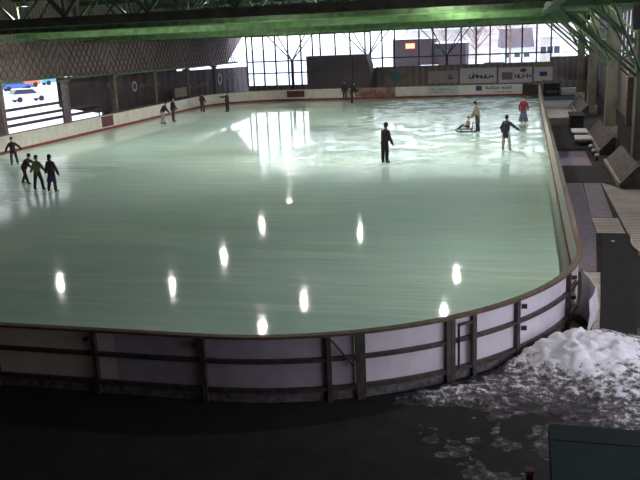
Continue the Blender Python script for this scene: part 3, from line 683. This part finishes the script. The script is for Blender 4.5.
# snow heap and scattered snow scrapings
def hill(x, y, cx, cy, sx, sy, h, ang=0):
    c, s_ = math.cos(ang), math.sin(ang); dx, dy = x - cx, y - cy; u = (dx * c + dy * s_) / sx; v = (-dx * s_ + dy * c) / sy
    return h * math.exp(-(u * u + v * v))
from mathutils import noise as mnoise
mb = MB(); nx, ny = 150, 190; x0, x1, y0, y1 = 10.6, 18.2, -3.6, 5.2
vs = []
for j in range(ny + 1):
    for i in range(nx + 1):
        x = x0 + (x1 - x0) * i / nx; y = y0 + (y1 - y0) * j / ny
        h = hill(x, y, 14.85, 2.8, 1.3, .85, .40, .5) + hill(x, y, 15.4, 1.8, 1.1, .9, .13) + hill(x, y, 12.8, .85, .8, .3, .11, .3) + hill(x, y, 16., .6, 1.0, .8, .12) + hill(x, y, 13.5, 1.1, 1.0, .7, .05) + hill(x, y, 14.5, -.5, 1.6, .8, .026) + hill(x, y, 13.4, -1.5, 1.2, .35, .024, -.8)
        p = Vector((x, y, 0))
        nz = mnoise.fractal(p * 2.2, .9, 2.1, 5) * .5 + mnoise.fractal(p * 7, .9, 2.1, 3) * .32
        h = h * (1 + .55 * nz) + .028 * nz - .022
        ins = inside(x, y)
        if ins < .15: h = -.03
        edge = min(x - x0, x1 - x, y - y0, y1 - y)
        if edge < .2: h = -.04
        vs.append((x, y, FZ + h))
fs = []
for j in range(ny):
    for i in range(nx):
        a = j * (nx + 1) + i
        if max(vs[a][2], vs[a + 1][2], vs[a + nx + 1][2], vs[a + nx + 2][2]) > FZ + .001: fs.append([a, a + 1, a + nx + 2, a + nx + 1])
used = sorted({i for f_ in fs for i in f_}); rm = {k: i for i, k in enumerate(used)}
sn = MB().add([vs[k] for k in used], [[rm[i] for i in f_] for f_ in fs]).obj('snow_scrapings', M['dsnow'], None, True)
tag(sn, 'dirty heap of scraped snow thrown outside the curved board corner', 'snow'); sn['kind'] = 'stuff'

# ------------------------------------------------------------------ outside
def car(x, y, rz, m, label, sc=1.):
    t = thing('parked_car', label, 'car', (0, 0, 0), None)
    body = [(-2.1, .35), (2.1, .35), (2.15, .75), (1.3, .92), (-2.1, .95)]
    cab = [(-1.95, .93), (1.0, .92), (.45, 1.45), (-1.6, 1.48)]
    def pr(poly, w, z=0):
        mb = MB(); n = len(poly)
        return mb.add([(px, -w, pz) for px, pz in poly] + [(px, w, pz) for px, pz in poly], [list(range(n)), list(range(n, 2 * n))[::-1]] + [[(i + 1) % n, i, n + i, n + (i + 1) % n] for i in range(n)])
    pr(body, .85).obj('car_body', m, t, bevel=.05); pr(cab, .74).obj('windows', M['carglass'], t); pr([(-1.65, 1.46), (.5, 1.44), (.4, 1.52), (-1.5, 1.54)], .7).obj('car_roof', m, t)
    for wx in (-1.3, 1.35):
        for wy in (-.8, .8): MB().tube([(wx, wy - .1, .32), (wx, wy + .1, .32)], .32, 14).obj('wheel', M['tyre'], t)
    t.location = (x, y, -.16); t.rotation_euler = (0, 0, rz); t.scale = (sc,) * 3
    return t
car(-43.9, 72.5, 1.0, M['carwhite'], 'white car parked on the snow beyond the side opening')
car(-67, 105, 1.1, M['carred'], 'orange-red car at the back of the snowy car park', 1.3)
car(-62.5, 97, .9, M['carblue'], 'blue car parked before the orange-red one in the snow', 1.1)
car(-71, 99, 1.0, M['cargrey'], 'grey car at the edge post end of the car park')
car(-66, 113, 1.0, M['carteal'], 'teal car parked past the orange-red one', 1.2)
car(-61, 119, 1.0, M['cargrey'], 'grey car seen just before the tarpaulin post', 1.2)
car(2.2, 96, .1, M['carwhite'], 'snow-white car parked before the dark building', 1.2)
car(10.5, 100, .15, M['cargrey'], 'grey car beside the snow bank outside the glazing', 1.2)
# dark building with lit sign
t = thing('dark_building', 'dark flat-roofed building outside with a red lit sign', 'building', (-1.4, 114, -.16))
MB().box(-5.6, .2, 110, 118, -.16, 5.0).obj('wall', M['housedark'], t); MB().box(.2, 5.2, 111, 118, -.16, 4.2).obj('side_wing', M['housedark'], t)
MB().box(-5.8, .4, 109.8, 118.2, 5.0, 5.2).obj('roof', M['snow'], t); MB().box(.4, 5.4, 110.8, 118.2, 4.2, 4.4).obj('roof', M['snow'], t)
sg = MB().box(-3.6, -2.3, 109.85, 110.0, 3.7, 4.4).obj('lit_sign', M['led'], t); scribble((-3.5, 109.84, 3.85), UX, UZ, 1.1, .4, 4, 51, (0, -.02, 0)).obj('lettering', M['ledw'], sg)
MB().box(.6, 3., 110.9, 111., 2.9, 3.5).obj('window', M['carglass'], t)
# houses
def house(x, y, w, d, h, rh, label, mw, mr, rz=0):
    t = thing('house', label, 'house', (0, 0, 0))
    MB().box(-w / 2, w / 2, -d / 2, d / 2, 0, h).obj('wall', mw, t)
    mb = MB(); o = .5
    mb.add([(-w / 2 - o, -d / 2 - o, h), (w / 2 + o, -d / 2 - o, h), (w / 2 + o, d / 2 + o, h), (-w / 2 - o, d / 2 + o, h), (-w / 2 - o, 0, h + rh), (w / 2 + o, 0, h + rh)], [(0, 1, 5, 4), (2, 3, 4, 5), (0, 4, 3), (1, 2, 5), (0, 3, 2, 1)]); mb.obj('roof', mr, t)
    for k in range(3):
        xx = -w / 2 + w * (k + .5) / 3; wn = MB().box(xx - .6, xx + .6, -d / 2 - .05, -d / 2, h * .3, h * .65).obj('window', M['white'], t); MB().box(xx - .5, xx + .5, -d / 2 - .08, -d / 2 - .05, h * .33, h * .62).obj('pane', M['carglass'], wn)
    t.location = (x, y, -.16); t.rotation_euler = (0, 0, rz)
house(12., 150, 5.2, 8, 2.7, 3.5, 'house with a mauve-grey pitched roof on the snowy slope outside', M['snow'], M['houseroof'], .1)
house(18.6, 146, 3.6, 6, 4.4, 1.2, 'narrow pale house beside the mauve-roofed one', M['housewall'], M['snow'], -.1)
house(-4, 175, 14, 10, 6.6, 3., 'pale house with rows of windows behind the dark building', M['housewall'], M['snow'])
struct(MB().add([(x, y, z) for x, y, z in ((-16, 190, -.5), (120, 190, -.5), (120, 300, -.5), (-34, 300, -.5), (-18, 230, 6), (120, 230, 9), (120, 300, 16), (-30, 300, 11))], [(0, 1, 5, 4), (4, 5, 6, 7), (0, 4, 7, 3), (1, 2, 6, 5), (3, 7, 6, 2)]).obj('sky_dimming_hill', M['hillside']))  # hill raised over the sky to dim its reflection in the ice
mb = MB()
mb.ball((17., 92, -.3), 3.2, 20, 12, (2.0, .6, .42)).ball((8., 93.5, -.3), 2.6, 20, 12, (1.6, .7, .35))
struct(mb.obj('snow_bank_ground', M['snow'], None, True))
# bare trees
def tree(x, y, h, label, seed):
    rnd = random.Random(seed); t = thing('bare_tree', label, 'tree', (x, y, -.16))
    MB().tube([(x, y, -.16), (x + .1, y, h * .5), (x, y, h)], [.22, .15, .04], 7).obj('trunk', M['bark'], t)
    mb = MB()
    for k in range(46):
        z = h * (.25 + .7 * rnd.random()); a = rnd.random() * 2 * PI; l = (h - z) * .5 + .8; e = Vector((x + l * math.cos(a), y + l * math.sin(a), z + l * .9))
        mb.tube([(x, y, z), e], [.06, .02], 4)
        for q_ in range(4):
            p = Vector((x, y, z)).lerp(e, .4 + .6 * rnd.random()); mb.tube([p, p + Vector((rnd.uniform(-.8, .8), rnd.uniform(-.8, .8), rnd.uniform(.2, 1)))], [.03, .015], 3)
    mb.obj('branches', M['bark'], t)
tree(5.8, 127, 8.5, 'bare brownish tree right of the dark building, first of two'.replace('right of', 'next to'), 1)
tree(11.2, 137, 9, 'bare brownish tree standing between the first tree and the mauve-roofed house', 2)
tree(-2.5, 160, 9, 'bare tree sticking up over the dark building roof', 3)
# brick building beyond the walkway side glazing
t = thing('brick_building', 'red-brown brick building seen through the side glazing', 'building', (34, 40, -.16))
MB().box(46, 54, 22, 70, -.16, 7.5).obj('wall', M['brick'], t)
for k in range(8): MB().box(45.9, 46, 25 + 5 * k, 27.4 + 5 * k, 3.2, 5.6).obj('window', M['white'], t)

# loudspeaker in the upper corner
t = thing('loudspeaker', 'black loudspeaker hanging under the roof in the upper corner', 'loudspeaker', (16.8, 12.2, 5.5))
MB().prism([(16.58, 12.0), (17.0, 12.0), (16.95, 12.4), (16.62, 12.4)], 5.56, 6.25).obj('cabinet', M['black'], t, bevel=.03)
MB().box(16.61, 16.97, 11.97, 12.0, 5.6, 6.2).obj('grille', M['mat_dark'], t)
MB().tube([(16.78, 12.2, 6.2), (16.78, 12.2, 9.2)], .03, 6).obj('hanger', M['black'], t)

# ------------------------------------------------------------------ people
def remesh(mb, voxel, m, name, parent, smooth=True):
    tmp = bpy.data.objects.new('tmp', mb.mesh('tmp', None)); COL.objects.link(tmp)
    md = tmp.modifiers.new('r', 'REMESH'); md.mode = 'VOXEL'; md.voxel_size = voxel
    sm = tmp.modifiers.new('s', 'SMOOTH'); sm.factor = .5; sm.iterations = 3
    dg = bpy.context.evaluated_depsgraph_get(); dg.update()
    me = bpy.data.meshes.new_from_object(tmp.evaluated_get(dg)); bpy.data.objects.remove(tmp)
    me.materials.clear(); me.materials.append(m)
    me.polygons.foreach_set('use_smooth', [smooth] * len(me.polygons)); me.name = name
    o = bpy.data.objects.new(name, me); COL.objects.link(o)
    if parent: o.parent = parent
    return o

def cap(mb, a, b, ra, rb):
    a, b = Vector(a), Vector(b)
    mb.ball(a, ra, 14, 9); mb.ball(b, rb, 14, 9)
    if (b - a).length > 1e-4: mb.tube([a, b], [ra, rb], 14)

SK = [mat('skin_light', (.62, .40, .30), .6, var=.04), mat('skin_shade', (.50, .31, .23), .6, var=.04)]
EYE = mat('eye_dark', (.02, .015, .015), .3, var=.02); LIP = mat('lip', (.42, .17, .15), .6, var=.03)
BLADE = mat('blade_steel', (.55, .56, .58), .3, metal=.8, var=.05)
def cloth(name, c, v=.18): return mat(name, c, .9, var=v, scale=9, bump=.15)

def person(x, y, face, h, label, top, legs, hair, boot, lean=0., side=0., armR=((.25, 0, -1), (.2, .15, -1)), armL=((-.25, 0, -1), (-.2, .15, -1)),
           legR=((.08, 0, -1), (.03, 0, -1)), legL=((-.08, 0, -1), (-.03, 0, -1)), coat=.0, skirt=None, hat=None, headturn=0., nod=0., seat=None, bulk=1.258, long_hair=0., gloves=None, pom=False, skates=True):
    """one continuous body; clothes, hair and skates are children. local axes: x = the person's right, y = forward, z = up"""
    t = thing('person', label, 'person', (0, 0, 0))
    Wd = lambda d: Vector(d).normalized()
    up = Vector((math.sin(side), math.sin(lean), math.cos(lean) * math.cos(side))).normalized()
    rt = (Vector((1, 0, 0)) - up * up.x).normalized(); fw = up.cross(rt)
    kl = dict(thigh=.245 * h, shin=.235 * h, ua=.175 * h, fa=.15 * h)
    hip = {1: Vector((.055 * h, 0, 0)), -1: Vector((-.055 * h, 0, 0))}
    knee = {1: hip[1] + Wd(legR[0]) * kl['thigh'], -1: hip[-1] + Wd(legL[0]) * kl['thigh']}
    ank = {1: knee[1] + Wd(legR[1]) * kl['shin'], -1: knee[-1] + Wd(legL[1]) * kl['shin']}
    base = -min(ank[1].z, ank[-1].z) + .085 * (h / 1.7) + .02 if seat is None else seat
    off = Vector((0, 0, base))
    for d in (hip, knee, ank):
        for k in d: d[k] = d[k] + off
    pel = off.copy(); chest = pel + up * .22 * h; neck = pel + up * .325 * h; 
    sh = {1: pel + up * .278 * h + rt * .098 * h, -1: pel + up * .278 * h - rt * .098 * h}
    el = {1: sh[1] + Wd(armR[0]) * kl['ua'], -1: sh[-1] + Wd(armL[0]) * kl['ua']}
    wr_ = {1: el[1] + Wd(armR[1]) * kl['fa'], -1: el[-1] + Wd(armL[1]) * kl['fa']}
    hup = (up + fw * math.sin(nod) * .9 + Vector((0, 0, .6))).normalized()
    head = neck + up * .02 * h + hup * .075 * h
    hf = (fw * math.cos(headturn) + rt * math.sin(headturn)); hf = (hf - hup * hf.dot(hup)).normalized(); hr = hf.cross(hup)
    R = Matrix((hr, hf, hup)).transposed()
    a = h / 1.7
    # body
    b = MB()
    cap(b, pel, chest, .105 * a, .11 * a); cap(b, chest, neck, .10 * a, .055 * a)
    cap(b, pel - rt * .05 * a, pel + rt * .05 * a, .1 * a, .1 * a); cap(b, sh[-1], sh[1], .055 * a, .055 * a)
    cap(b, neck, head, .052 * a, .06 * a)
    for s in (1, -1):
        cap(b, sh[s], el[s], .05 * a, .04 * a); cap(b, el[s], wr_[s], .04 * a, .028 * a)
        cap(b, hip[s], knee[s], .082 * a, .055 * a); cap(b, knee[s], ank[s], .055 * a, .038 * a)
        cap(b, ank[s], ank[s] + Vector((0, .12 * a, -.045 * a)), .035 * a, .028 * a)
        d = (wr_[s] - el[s]).normalized(); q = d.orthogonal().normalized(); fwd = Vector((0, 1, 0)); q = (fwd - d * fwd.dot(d)); q = q.normalized() if q.length > .1 else d.orthogonal().normalized(); pn = d.cross(q) * s
        palm = wr_[s] + d * .05 * a; cap(b, wr_[s], wr_[s] + d * .075 * a, .03 * a, .034 * a)
        for i, L_ in enumerate((.062, .07, .066, .05)):
            p0 = wr_[s] + d * .085 * a + q * (.026 - .0175 * i) * a; p1 = p0 + d * L_ * .55 * a; p2 = p1 + (d * .8 - pn * .5).normalized() * L_ * .5 * a
            cap(b, p0, p1, .0095 * a, .009 * a); cap(b, p1, p2, .009 * a, .008 * a)
        t0 = wr_[s] + d * .035 * a + q * .028 * a; cap(b, t0, t0 + (d * .6 + q * .8).normalized() * .05 * a, .012 * a, .009 * a)
    hb = MB(); hb.ball((0, 0, .02 * a), .098 * a, 20, 14, (.80, .98, 1.16)); hb.ball((0, .028 * a, -.05 * a), .062 * a, 14, 10, (.9, .9, 1.05))
    hb.ball((0, .098 * a, -.012 * a), .016 * a, 8, 6, (.8, 1.2, 1.5))
    for s in (1, -1): hb.ball((s * .082 * a, 0, -.005 * a), .022 * a, 8, 6, (.5, .8, 1.3))
    vv = [tuple(R @ Vector(v) + head + hup * .03 * a) for v in hb.v]; b.add(vv, hb.f)
    body = remesh(b, .011 * a, SK[0] if gloves is None else SK[1], 'body', t)
    hc = head + hup * .03 * a
    for s in (1, -1):
        MB().ball(hc + R @ Vector((s * .032 * a, .086 * a, .012 * a)), .011 * a, 8, 6).obj('eye', EYE, t, True)
    m_ = MB(); m_.ball((0, 0, 0), .022 * a, 8, 6, (1, .4, .35)); MB().add([tuple(R @ Vector(v) + hc + R @ Vector((0, .086 * a, -.062 * a))) for v in m_.v], m_.f).obj('mouth', LIP, t, True)
    # jacket
    j = MB(); g = .022 * a * bulk
    cap(j, pel + up * .01 * h, chest, .115 * a * bulk + g, .12 * a * bulk + g); cap(j, chest, neck - up * .02 * h, .115 * a + g, .05 * a + g)
    cap(j, chest - rt * .05 * a, chest + rt * .05 * a, .1 * a + g, .1 * a + g); cap(j, neck - up * .03 * h, sh[1], .06 * a + g, .05 * a + g); cap(j, neck - up * .03 * h, sh[-1], .06 * a + g, .05 * a + g)
    cap(j, pel - rt * .055 * a, pel + rt * .055 * a, .1 * a + g, .1 * a + g)
    if coat:
        mid = (knee[1] + knee[-1]) / 2; e = pel.lerp(mid, coat)
        for s in (1, -1): cap(j, pel + rt * s * .05 * a, e + rt * s * .06 * a, .1 * a + g, .105 * a + g)
    for s in (1, -1):
        cap(j, sh[s], el[s], .056 * a + g, .046 * a + g); cap(j, el[s], wr_[s], .046 * a + g, .034 * a + g)
    remesh(j, .016 * a, top, 'jacket', t)
    # collar
    MB().tube([neck - up * .03 * h, neck + up * .022 * h], [.098 * a, .08 * a], 14).obj('collar', top, t, True)
    # trousers
    p = MB(); g = .016 * a
    cap(p, pel - rt * .05 * a, pel + rt * .05 * a, .1 * a + g, .1 * a + g)
    for s in (1, -1):
        cap(p, hip[s], knee[s], .09 * a + g, .068 * a + g); cap(p, knee[s], ank[s] + (knee[s] - ank[s]).normalized() * .05 * a, .068 * a + g, .058 * a + g)
    remesh(p, .014 * a, legs, 'trousers', t)
    if skirt:
        mid = (ank[1] + ank[-1]) / 2; e = pel.lerp(mid, skirt[1]); n = 20
        k = MB(); vs = []
        for i, fr in enumerate((0, .25, .5, .75, 1.)):
            c = pel.lerp(e, fr) + up * .05 * a * (1 - fr); r0 = (.135 + skirt[2] * fr) * a
            for q_ in range(n):
                an = 2 * PI * q_ / n; rr = r0 * (1 + .06 * fr * math.sin(an * 5)); vs.append(tuple(c + Vector((rr * math.cos(an), rr * .85 * math.sin(an), 0))))
        k.add(vs, [[i * n + q_, i * n + (q_ + 1) % n, (i + 1) * n + (q_ + 1) % n, (i + 1) * n + q_] for i in range(4) for q_ in range(n)]); k.f.append(list(range(n)))
        k.obj('skirt', skirt[0], t, True)
    # hair / hat
    def onhead(mbh): return MB().add([tuple(R @ Vector(v) + hc) for v in mbh.v], mbh.f)
    hh = MB(); hh.ball((0, -.016 * a, .042 * a), .108 * a, 18, 12, (.86, .98, 1.02)); hh.ball((0, -.055 * a, -.02 * a), .075 * a, 14, 10, (1.0, .7, 1.1))
    if long_hair: hh.ball((0, -.075 * a, -.1 * a), .07 * a, 12, 8, (1.0, .6, 1.3))
    face_cut = [v for v in hh.v]
    hair_o = remesh(onhead(hh), .014 * a, hair, 'hair', t)
    if hat:
        k = MB(); n = 18; vs = []
        for r, z in ((.106, .055), (.112, .085), (.106, .115), (.085, .145), (.05, .165), (.012, .172)):
            for q_ in range(n): an = 2 * PI * q_ / n; vs.append((r * .93 * a * math.cos(an), r * 1.04 * a * math.sin(an) - .01 * a, z * a))
        k.add(vs, [[i * n + q_, i * n + (q_ + 1) % n, (i + 1) * n + (q_ + 1) % n, (i + 1) * n + q_] for i in range(5) for q_ in range(n)] + [list(range(5 * n, 6 * n))])
        ho = onhead(k).obj('hat', hat, t, True)
        if pom: hbz = MB(); hbz.ball((0, -.01 * a, .195 * a), .03 * a, 10, 6); onhead(hbz).obj('bobble', hat, ho, True)
    # skates
    for s in (1, -1):
        dy = Vector((.12 * s, 1, 0)).normalized() * a; A = ank[s]; sh_ = (knee[s] - A).normalized()
        k = MB(); cap(k, A + sh_ * .07 * a, A, .058 * a, .056 * a); cap(k, A - Vector((0, 0, .035 * a)) - dy * .02, A + dy * .13 - Vector((0, 0, .042 * a)), .046 * a, .036 * a)
        bo = remesh(k, .012 * a, boot, 'skate_boot' if skates else 'boot', t)
        if skates:
            zb = A.z - .08 * a; c = A + dy * .055; c.z = zb - .013
            bl = MB().obox(c, dy.cross(Vector((0, 0, 1))) * .003, dy * .15, (0, 0, .016)); o = bl.obj('blade', BLADE); o.parent = bo
    t.location = (x, y, 0); t.rotation_euler = (0, 0, -face)
    return t

D2R = PI / 180
dk = cloth('dark_plum_cloth', (.085, .045, .065)); dk2 = cloth('black_cloth', (.022, .020, .026)); br = cloth('brown_black_cloth', (.060, .036, .040)); nav = cloth('navy_cloth', (.045, .045, .075))
greyt = cloth('pale_grey_cloth', (.36, .36, .40)); greyd = cloth('dark_grey_cloth', (.10, .095, .105)); olive = cloth('olive_cloth', (.30, .27, .13)); blue = cloth('blue_cloth', (.06, .075, .20)); beige = cloth('beige_cloth', (.42, .35, .28))
redc = cloth('red_cloth', (.34, .05, .06)); slate = cloth('slate_cloth', (.15, .16, .25)); brownt = cloth('brown_cloth', (.085, .05, .04)); white_t = cloth('white_cloth', (.66, .66, .68), .06)
h_blk = cloth('black_hair', (.015, .012, .012)); h_br = cloth('brown_hair', (.085, .05, .03)); h_red = cloth('rust_knit', (.22, .07, .04))
b_blk = mat('black_boot', (.02, .02, .022), .5, var=.1); b_wht = mat('white_boot', (.6, .6, .62), .5, var=.05); b_blue = mat('blue_boot', (.08, .10, .24), .5, var=.05)

person(-11.66, 23.9, 150 * D2R, 1.36, 'child in dark plum jacket and rust cap skating alone by the long boards', dk, greyd, h_br, b_blk, armR=((.55, .1, -.8), (.35, .2, -.9)), armL=((-.75, 0, -.65), (-.6, .2, -.75)), legR=((.12, .1, -1), (.05, -.1, -1)), legL=((-.15, -.05, -1), (-.1, -.1, -1)), hat=h_red, lean=.1)
person(-7.45, 18.7, 80 * D2R, 1.36, 'bent-over child in dark purple jacket pulled along behind the olive-jacketed one', dk, brownt, h_blk, b_blk, lean=.55, armR=((.2, .5, -.8), (.1, .8, -.6)), armL=((-.1, .8, -.5), (0, 1, -.3)), legR=((.05, .25, -1), (.03, .25, -1)), legL=((-.05, -.1, -1), (-.02, -.45, -.9)), nod=.1)
person(-5.85, 17.3, 10 * D2R, 1.42, 'child in olive-yellow jacket striding with legs apart, holding hands on both sides', olive, br, h_br, b_blk, armL=((-.55, .1, -.8), (-.6, .1, -.75)), armR=((.55, .1, -.8), (.6, .1, -.7)), legR=((.28, .1, -1), (.2, -.1, -1)), legL=((-.25, 0, -1), (-.18, -.05, -1)), lean=.08)
person(-4.95, 16.95, 15 * D2R, 1.48, 'dark-haired child in plum jacket with blue wrap, holding the olive child by hand', dk, br, h_blk, b_blk, armL=((-.5, .1, -.85), (-.5, .1, -.8)), armR=((.5, .05, -.85), (.3, .1, -.9)), legR=((.1, .05, -1), (.06, -.05, -1)), legL=((-.16, -.05, -1), (-.22, -.1, -1)), skirt=(blue, .5, .11), long_hair=1, coat=.1)
person(-12.25, 42.85, 75 * D2R, 1.66, 'stooping skater in black top and pale grey trousers by the tan board', dk2, greyt, h_blk, b_blk, lean=.55, armR=((.15, .5, -.8), (.1, .7, -.6)), armL=((-.1, .4, -.9), (0, .6, -.8)), legR=((.1, .3, -1), (.05, .1, -1)), legL=((-.12, -.1, -1), (-.05, -.2, -1)))
person(-12.0, 44.2, 60 * D2R, 1.74, 'upright skater in black jacket and brown trousers beside the stooping skater', dk2, brownt, h_blk, b_blk, armR=((.5, .35, -.75), (.45, .5, -.7)), armL=((-.15, .2, -1), (0, .3, -1)), legR=((.1, .05, -1), (.06, 0, -1)), legL=((-.1, 0, -1), (-.06, 0, -1)), lean=.12)
person(-12.5, 51.2, 20 * D2R, 1.62, 'skater in black jacket with red-brown trousers before the plum screen', br, cloth('redbrown_cloth', (.13, .055, .045)), h_blk, b_wht, armR=((.4, .1, -.9), (-.1, .5, -.6)), armL=((-.35, .1, -.9), (0, .5, -.7)), legR=((.09, .05, -1), (.03, 0, -1)), legL=((-.08, 0, -1), (-.03, 0, -1)), bulk=1.25)
person(-10.4, 51.6, -80 * D2R, 1.62, 'lone skater in dark clothes pointing one arm out along the rounded corner', br, dk2, h_br, b_blk, armL=((-.2, .9, -.25), (-.1, 1, .1)), armR=((.2, .4, -.9), (.1, .8, -.4)), legR=((.05, .05, -1), (.02, -.1, -1)), legL=((-.05, .1, -1), (-.02, 0, -1)))
person(-2.45, 61.5, 180 * D2R, 1.66, 'dark figure standing still against the far boards before the grey cabin', br, brownt, h_blk, b_blk, legR=((.05, 0, -1), (.01, 0, -1)), legL=((-.05, 0, -1), (-.01, 0, -1)), skates=True)
person(-.82, 57.0, 70 * D2R, 1.86, 'tall dark skater leaning forward with blue skates in front of the mottled advert', dk2, br, h_blk, b_blue, lean=.28, armR=((.2, .5, -.8), (.1, .8, -.4)), armL=((-.1, .3, -.9), (0, .6, -.7)), legR=((.05, .12, -1), (.02, -.15, -1)), legL=((-.05, .05, -1), (-.02, -.1, -1)))
person(7.66, 24.3, 35 * D2R, 1.76, 'man in dark brown jacket standing alone in the middle of the ice', br, dk2, h_blk, b_blk, lean=.14, nod=.25, armR=((.22, .1, -1), (.3, .3, -.9)), armL=((-.12, .05, -1), (.0, .2, -1)), legR=((.04, .06, -1), (.02, -.05, -1)), legL=((-.05, 0, -1), (-.03, -.02, -1)), coat=.16, bulk=1.25)
# child on a sledge, pushed by an adult
sl = thing('ice_sledge', 'low dark sledge with runners carrying the seated child', 'sledge', (10.5, 35.7, 0))
MB().box(10.15, 10.95, 35.52, 35.88, .16, .20).obj('seat', M['mat_dark'], sl, bevel=.01)
for y in (35.56, 35.84):
    MB().tube([(9.92, y, .14), (10.0, y, .06), (10.15, y, .02), (11.1, y, .02)], .02, 6).obj('runner', M['steel_brown'], sl)
    for x in (10.25, 10.85): MB().bar((x, y, .02), (x, y, .17), .03).obj('strut', M['steel_brown'], sl)
MB().tube([(10.9, 35.56, .03), (10.95, 35.56, .6), (10.95, 35.84, .6), (10.9, 35.84, .03)], .018, 6).obj('push_handle', M['steel_brown'], sl)
person(10.66, 35.7, -90 * D2R, 1.2, 'small child in beige-grey top seated on the sledge with legs stretched out', beige, nav, h_br, b_blk, lean=-.05, armR=((.2, .4, -.8), (.1, .8, -.5)), armL=((-.2, .4, -.8), (-.1, .8, -.5)), legR=((.12, 1, .25), (.05, .9, -.55)), legL=((-.12, 1, .25), (-.05, .9, -.55)), seat=.33)
person(11.2, 35.75, -75 * D2R, 1.70, 'adult in long beige coat pushing the seated child on the sledge', beige, nav, h_blk, b_blk, lean=.2, armR=((.12, .35, -.95), (0, .5, -.85)), armL=((-.12, .35, -.95), (0, .5, -.85)), legR=((.08, .15, -1), (.03, 0, -1)), legL=((-.1, -.2, -1), (-.04, -.15, -1)), coat=.85, nod=.2, bulk=1.25)
person(13.0, 28.25, 25 * D2R, 1.62, 'skater in navy hip-length coat and white trousers stretching one arm aside', nav, white_t, h_blk, b_wht, lean=.1, armR=((.75, .2, -.6), (.8, .15, -.55)), armL=((-.45, .0, -.85), (.1, .4, -.85)), legR=((.18, .05, -1), (.12, -.1, -1)), legL=((-.12, .0, -1), (-.06, -.05, -1)), coat=.45, bulk=1.25)
person(13.8, 40.0, 170 * D2R, 1.56, 'black-haired skater in red jacket and wide slate skirt near the far corner', redc, dk2, h_blk, b_blk, armR=((.4, 0, -.9), (.0, .4, -.8)), armL=((-.4, 0, -.9), (.0, .4, -.8)), skirt=(slate, .97, .2), long_hair=1, bulk=1.25)

# ------------------------------------------------------------------ light
w = bpy.data.worlds.new('sky'); scene.world = w; w.use_nodes = True
nt = w.node_tree; bg = nt.nodes['Background']
tc = nt.nodes.new('ShaderNodeTexCoord'); sp_ = nt.nodes.new('ShaderNodeSeparateXYZ'); nt.links.new(tc.outputs['Generated'], sp_.inputs[0])
r = nt.nodes.new('ShaderNodeValToRGB'); r.color_ramp.elements[0].position = .48; r.color_ramp.elements[0].color = (.95, .97, 1, 1); r.color_ramp.elements[1].position = .9; r.color_ramp.elements[1].color = (.70, .78, 1, 1)
mp = nt.nodes.new('ShaderNodeMapRange'); mp.inputs[1].default_value = -1; mp.inputs[2].default_value = 1; nt.links.new(sp_.outputs[2], mp.inputs[0]); nt.links.new(mp.outputs[0], r.inputs[0])
nt.links.new(r.outputs[0], bg.inputs[0]); bg.inputs[1].default_value = 3.0

# ------------------------------------------------------------------ camera
yaw, pit, roll = .25905, .25153, -.04294
fwd = Vector((-math.sin(yaw) * math.cos(pit), math.cos(yaw) * math.cos(pit), -math.sin(pit)))
rgt = Vector((math.cos(yaw), math.sin(yaw), 0)); upv = rgt.cross(fwd)
r2 = rgt * math.cos(roll) + upv * math.sin(roll); u2 = -rgt * math.sin(roll) + upv * math.cos(roll)
cd = bpy.data.cameras.new('camera'); cam = bpy.data.objects.new('camera', cd); COL.objects.link(cam)
mw = Matrix((r2, u2, -fwd)).transposed().to_4x4(); mw.translation = Vector((13.794, -11.148, 5.675)); cam.matrix_world = mw
cd.sensor_width = 36; cd.lens = 782.6 / 640 * 36; cd.clip_end = 2000; cd.clip_start = .05
scene.camera = cam
scene.view_settings.view_transform = 'Standard'; scene.view_settings.look = 'None'; scene.view_settings.exposure = 0.
scene.cycles.use_denoising = True
scene.cycles.max_bounces = 8; scene.cycles.sample_clamp_indirect = 4.
